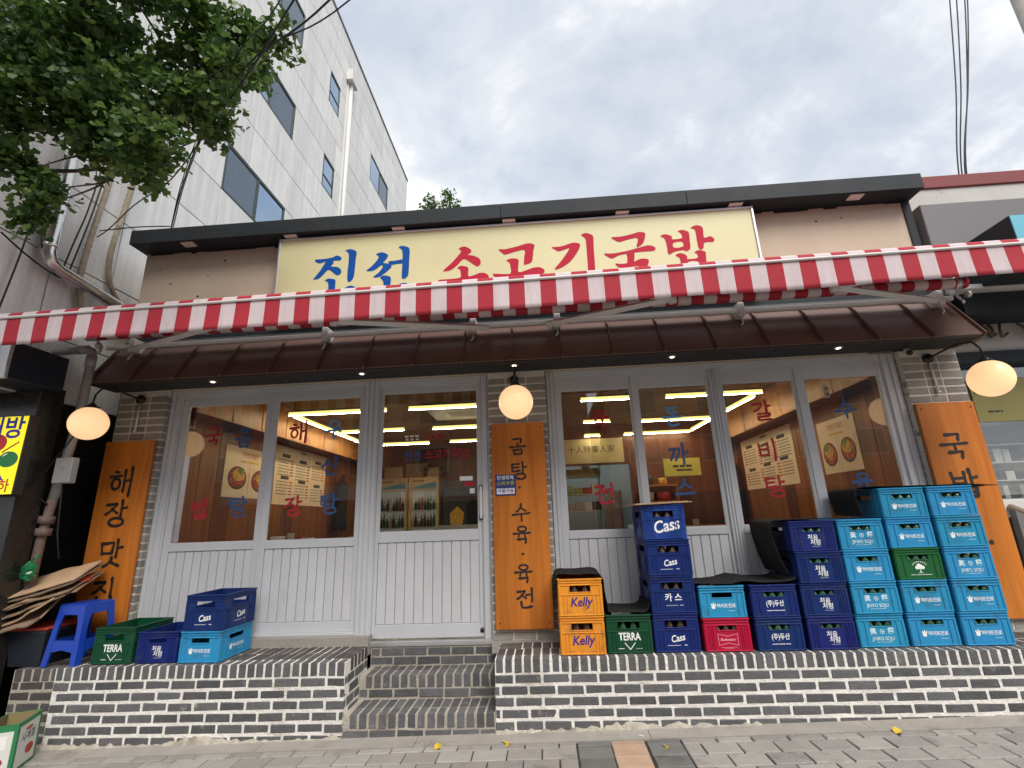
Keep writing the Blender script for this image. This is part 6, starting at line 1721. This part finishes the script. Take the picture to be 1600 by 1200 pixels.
def dishes(side, x, y0, y1, z0, z1, lab):
    p = poster(side, x, y0, y1, z0, z1, lab); W, H = y1 - y0, z1 - z0; discs_r = []
    for i, cy in enumerate((.27, .76)):
        cy *= W; cz = H * (.36 if i else .38)
        discs(p, side, cy, cz, (W * .19, H * .23), 'bowl', .0075); discs(p, side, cy, cz + .01, (W * .165, H * .195), 'food_red', .009)
        discs(p, side, cy + W * .02, cz + H * .06, (W * .12, H * .12), 'food_yellow', .0105); discs(p, side, cy + W * .06, cz + H * .14, (W * .075, H * .07), 'food_green', .012)
        rg2 = random.Random(i + int(abs(x) * 10))
        for q in range(26):
            aa, rr = rg2.uniform(0, 6.28), rg2.random() ** .5
            discs_r.append((p, side, cy + W * .15 * rr * math.cos(aa), cz + H * .18 * rr * math.sin(aa), W * rg2.uniform(.008, .022), H * rg2.uniform(.006, .016), rg2.choice(['food_yellow', 'food_green', 'food_red', 'paper_white', 'bowl', 'card'])))
    by = {}
    for (pp, sd, a1, b1, r1, r2, m) in discs_r: by.setdefault(m, []).append((a1, b1, r1, r2))
    for n_, (m, L_) in enumerate(by.items()):
        mb = MB()
        for j, (a1, b1, r1, r2) in enumerate(L_): mb.add([(-side * (.0126 + .0004 * n_ + .00003 * j), a1 + r1 * math.cos(a), b1 + r2 * math.sin(a)) for a in [k * math.pi / 4 for k in range(8)]], [tuple(range(8))])
        pc = mb.build('picture_detail', M[m], p); pc['kind'] = 'stuff'
    t = link('lettering', text_mesh('진한곰탕 직접끓인', H * .115, M['print_red'], .01, xscale=.62), p, (-side * .0085, W / 2, H * .85), (0, 0, (math.pi / 2 if side < 0 else -math.pi / 2)))
    flat(p, side, [(W * .3, W * .7, H * .70, H * .735)], 'food_yellow')
    flat(p, side, [(W * .505, W * .512, 0, H * .7)], 'print_grey')
dishes(-1, -3.915, 5.70, 6.72, 1.82, 2.46, 'left wall food poster with two drawn soup bowls')
menu(-1, -3.915, 6.82, 8.48, 1.76, 2.62, 'cream menu board on the left inside wall')
menu(1, 3.505, 6.95, 8.72, 1.77, 2.60, 'cream menu board on the right inside wall')
dishes(1, 3.505, 5.55, 6.30, 1.83, 2.46, 'right wall food poster with two drawn soup bowls')
# black coats hanging on the walls
for (x, y, s, lab) in ((-3.80, 9.0, 1, 'long dark coat hanging beside the left menu board'), (3.38, 8.95, -1, 'black coat hanging beside the right menu board')):
    c = MB(); c.lathe([(.02, 1.0), (.05, .97), (.07, .90), (.16, .86), (.19, .70), (.17, .40), (.20, .05), (.19, 0), (.01, 0)], (0, 0, 0), 14)
    c.v = [(a * .5, b * (1 + .06 * math.sin(30 * z)), z) for a, b, z in c.v]
    o = c.build('coat', M['black_cloth'], None, (x, y, 1.35)); tag(o, lab, 'coat')
# drink fridges
for k, (x0, lab) in enumerate(((-3.72, 'left drinks fridge with glass door and shelves of bottles'), (-3.02, 'right drinks fridge with glass door beside the black poster'))):
    fg = empty('drinks_fridge', (x0, 10.75, .5), lab, 'fridge', 'drinks fridges at the back of the restaurant')
    mb = MB(); w = .68
    mb.box(0, w, .06, .6, 0, 1.9); mb.cbox(0, .06, 0, .06, .1, 1.62, .004); mb.cbox(w - .06, w, 0, .06, .1, 1.62, .004); mb.cbox(0, w, 0, .06, 0, .1, .004); mb.cbox(0, w, -.005, .06, 1.62, 1.9, .004); mb.build('cabinet', M['fridge'], fg)
    mb = MB(); mb.box(.061, w - .061, .04, .058, .101, 1.619); mb.build('lit_back', M['fridge_in'], fg)
    mb = MB(); mb.add([(.05, -.0065, 1.66), (w - .05, -.0065, 1.66), (w - .05, -.0065, 1.80), (.3, -.0065, 1.74)], [(0, 1, 2, 3)]); mb.build('blue_band', mat('band_blue_%d' % k, (.05, .22, .34), .5), fg)
    link('lettering', bars([(-.16, -.10, -.018, .018), (-.09, -.05, -.018, .018), (-.04, .02, -.018, .018), (.03, .09, -.018, .018)], 'print_grey'), fg, (.26, -.0068, 1.82))
    mb = MB()
    for z in (.45, .82, 1.18): mb.box(.062, w - .062, .005, .04, z, z + .02)
    mb.build('shelf', M['white_metal'], fg)
    for r, z in enumerate((.47, .84, 1.20)):
        for q in range(8):
            h = .20 + .04 * ((q + r) % 3)
            b = MB(); b.lathe([(.001, 0), (.031, 0), (.032, h * .62), (.014, h * .82), (.014, h), (.001, h)], (0, 0, 0), 8)
            o = b.build('drink_bottle', M[[['lime_box', 'lime_box', 'red_box', 'red_box', 'red_box', 'white_print', 'bottle_green', 'cyan_panel'], ['bottle_brown', 'bottle_brown', 'bottle_green', 'card', 'bottle_brown', 'steel', 'bottle_green', 'bottle_brown'], ['bottle_green', 'steel', 'bottle_green', 'white_print', 'bottle_brown', 'bottle_green', 'red_box', 'bottle_green']][r][(q + 3 * k) % 8]], None, (x0 + .10 + q * .068, 10.765, .5 + z)); tag(o, ORD[q + 1] + ' bottle from the left on the ' + ['lowest', 'middle', 'top'][r] + ' shelf of the ' + lab.split(' with')[0], 'bottle', 'bottles in the ' + lab.split(' with')[0])
    g = MB(); g.box(.062, w - .062, .0, .004, .1, 1.62); g.build('glass_door', M['glass'], fg)
for (x, w, d, h, lab, m) in ((-3.62, .42, .3, .26, 'carton standing on the left drinks fridge', 'card'), (-3.12, .5, .3, .32, 'tall carton on the joint of the two fridges', 'card_dark'), (-2.72, .36, .3, .22, 'pale carton on the right drinks fridge', 'card')):
    b = MB(); b.cbox(0, w, 0, d, 0, h, .004); b.box(.03, w - .03, -.001, .0, h * .55, h * .6); o = b.build('carton', M[m], None, (x, 10.86, 2.401)); tag(o, lab, 'carton', 'cartons on the drinks fridges')
bp = MB(); bp.box(-2.28, -1.35, 10.9, 10.92, .9, 2.15); o = bp.build('wall_poster', M['bin']); tag(o, 'dark poster with a figure and a tree beside the fridges', 'poster')
for nm, m, pts in (('picture', 'food_yellow', [(-2.1, 1.3), (-1.85, 1.25), (-1.8, 1.6), (-1.95, 1.75), (-2.12, 1.6)]), ('picture', 'black_cloth', [(-1.72, 1.35), (-1.48, 1.35), (-1.45, 1.8), (-1.6, 1.95), (-1.75, 1.75)]), ('picture', 'card', [(-1.70, 1.05), (-1.52, 1.05), (-1.50, 1.35), (-1.72, 1.35)])):
    mb = MB(); mb.add([(x, 10.896 - .001 * len(m), z) for x, z in pts], [tuple(range(len(pts)))]); mb.build(nm, M[m], o)
ct = MB(); ct.cbox(-2.3, -1.1, 10.2, 10.8, .5, 1.35, .01); o = ct.build('counter', M['pvc']); tag(o, 'grey counter below the dark poster', 'counter')
# banner over the kitchen hatch
bb = empty('banner', (.36, 9.19, 2.39), 'long beige calligraphy banner above the kitchen hatch', 'banner')
mb = MB(); mb.box(0, 1.16, -.012, -.001, 0, .46); mb.build('cloth', M['banner'], bb)
link('lettering', text_mesh('十人特事人家', .15, M['print_dark'], .0), bb, (.56, -.0135, .25))
# kitchen shelves with boxes
ks = empty('kitchen_shelf', (.40, 9.75, 1.2), 'white kitchen shelves holding lime green boxes', 'shelf')
mb = MB()
for z in (.32, .64, .98): mb.box(0, .72, 0, .3, z, z + .02)
mb.box(0, .02, 0, .3, -.7, 1.3); mb.box(.70, .72, 0, .3, -.7, 1.3); mb.build('board', M['white_metal'], ks)
rg = random.Random(3)
for z, ms in ((.34, ['steel', 'steel', 'paper_white', 'dark_metal']), (.66, ['lime_box', 'lime_box', 'red_box', 'paper_white']), (1.0, ['lime_box', 'lime_box', 'lime_box', 'lime_box'])):
    for q, m in enumerate(ms):
        b = MB(); b.cbox(0, .15, 0, .2, 0, rg.uniform(.12, .2), .004); o = b.build('food_box', M[m], None, (.43 + q * .167, 9.77, 1.2 + z + .001)); tag(o, ORD[q + 1] + ' item from the left, a ' + {'lime_box': 'lime green box', 'red_box': 'red box', 'steel': 'steel tub', 'paper_white': 'white box', 'dark_metal': 'dark tub'}[m] + ', on the ' + {.34: 'lowest', .66: 'middle', 1.0: 'top'}[z] + ' kitchen shelf', 'box', 'goods on the kitchen shelves')
dr = MB(); dr.cbox(1.25, 1.62, 10.6, 11.15, .5, 1.95, .01); o = dr.build('steel_cabinet', M['steel']); tag(o, 'steel kitchen cabinet seen through the hatch', 'cabinet')
# shelf unit and yellow notice right of the hatch
su = empty('wooden_rack', (1.72, 9.0, .5), 'small wooden rack with pots right of the kitchen hatch', 'rack')
mb = MB()
for z in (.75, 1.12, 1.40): mb.box(0, .62, -.2, .18, z, z + .03)
mb.box(0, .02, -.2, .18, 0, 1.4); mb.box(.60, .62, -.2, .18, 0, 1.4); mb.build('frame', M['cabinet'], su)
for (x, z, r, h, m, lab) in ((1.86, 1.95, .11, .18, 'bin', 'dark pot on the top of the wooden rack'), (2.12, 1.95, .08, .12, 'food_yellow', 'yellow tub on the top of the wooden rack'), (1.85, 1.66, .10, .15, 'pvc', 'grey pot on the middle board of the wooden rack'), (2.12, 1.66, .13, .14, 'red_box', 'red pot on the middle board of the wooden rack')):
    b = MB(); b.lathe([(.001, 0), (r * .8, 0), (r, h * .3), (r, h), (r * .9, h), (.001, h * .95)], (0, 0, 0), 14); o = b.build('pot', M[m], None, (x, 8.97, z if z < 1.7 else 1.931)); o.location.z = 1.651 if z < 1.7 else 1.931; tag(o, lab, 'pot')
yn = MB(); yn.box(2.02, 2.62, 8.3, 8.306, 2.03, 2.32); o = yn.build('notice', M['poster_yellow']); tag(o, 'yellow notice hanging right of the wooden rack', 'notice')
link('lettering', bars([(-.15, -.06, -.02, .02), (-.04, .04, -.02, .02), (.06, .16, -.02, .02), (-.1, .16, -.08, -.05)], 'print_dark'), o, (2.32, 8.297, 2.19))
# window counter with small things
wc = MB(); wc.cbox(-3.9, -1.72, 4.70, 5.05, 1.235, 1.275, .004); o = wc.build('window_counter', M['cabinet']); tag(o, 'narrow wooden counter inside the left windows', 'counter', 'window counters')
wc = MB(); wc.cbox(.2, 3.45, 4.70, 5.05, 1.215, 1.255, .004); o = wc.build('window_counter', M['cabinet']); tag(o, 'narrow wooden counter inside the right windows', 'counter', 'window counters')
cup = MB(); cup.lathe([(.001, 0), (.028, 0), (.036, .10), (.038, .102), (.034, .102), (.027, .006), (.001, .006)], (0, 0, 0), 16); o = cup.build('paper_cup', M['paper_white'], None, (-2.52, 4.80, 1.276)); tag(o, 'white paper cup on the left window counter', 'cup')
for (x, y, z, w, d, h, m, lab) in ((-2.72, 4.78, 1.276, .12, .08, .075, 'paper_white', 'white tissue box on the left window counter'), (-2.44, 4.85, 1.276, .11, .08, .05, 'paper_white', 'flat white box beside the paper cup'), (-1.95, 4.80, 1.276, .16, .1, .05, 'card', 'small pale box at the end of the left window counter'),
                                   (1.05, 4.82, 1.256, .05, .05, .085, 'cabinet', 'short wooden block on the right window counter'), (1.19, 4.82, 1.256, .04, .04, .13, 'cabinet', 'tall wooden block on the right window counter'), (1.39, 4.82, 1.256, .05, .04, .12, 'card', 'pale wooden block on the right window counter'), (.78, 4.80, 1.256, .06, .06, .09, 'paper_white', 'white cup shaped box behind the blue crate stack')):
    b = MB(); b.cbox(0, w, 0, d, 0, h, .004); o = b.build('small_box', M[m], None, (x, y, z)); tag(o, lab, 'box')
# dining tables and chairs, dimly visible
tb_ = None
for k, (x, y) in enumerate(((-2.6, 7.0), (-2.6, 8.6), (.4, 6.6), (2.3, 6.4), (2.3, 8.0))):
    t = empty('dining_table', (x, y, .5), ['front left dining table', 'rear left dining table', 'middle dining table', 'front right dining table', 'rear right dining table'][k] + ' inside the restaurant', 'table', 'dining tables')
    mb = MB(); mb.cbox(-.6, .6, -.38, .38, .70, .735, .006); mb.build('tabletop', M['int_wood'], t)
    for a in (-1, 1):
        for b in (-1, 1):
            mb = MB(); mb.cbox(a * .54 - .02, a * .54 + .02, b * .32 - .02, b * .32 + .02, 0, .70, .003); mb.build('leg', M['dark_metal'], t)

ac = empty('air_conditioner', (-1.15, 7.0, 2.98), 'flat ceiling cassette air conditioner behind the sliding door', 'air conditioner')
mb = MB(); mb.cbox(-.5, .5, -.42, .42, 0, .05, .01); mb.build('panel', M['white_metal'], ac)
mb = MB(); mb.box(-.22, .22, -.18, .18, -.003, -.0005); mb.build('grille', M['pvc'], ac)
so = empty('socket_block', (2.72, 4.62, 2.50), 'white power socket block hanging on its lead behind the rightmost pane', 'socket')
mb = MB(); mb.cbox(-.025, .025, -.015, .015, -.06, .06, .005); mb.build('body', M['paper_white'], so)
mb = MB(); mb.box(-.012, .012, -.0165, -.0152, .015, .04); mb.box(-.012, .012, -.0165, -.0152, -.04, -.015); mb.build('sockets', M['ink'], so)
mb = MB(); mb.tube([(0, 0, .06), (.004, 0, .15), (-.003, 0, .30)], .004, 6); mb.build('lead', M['paper_white'], so)
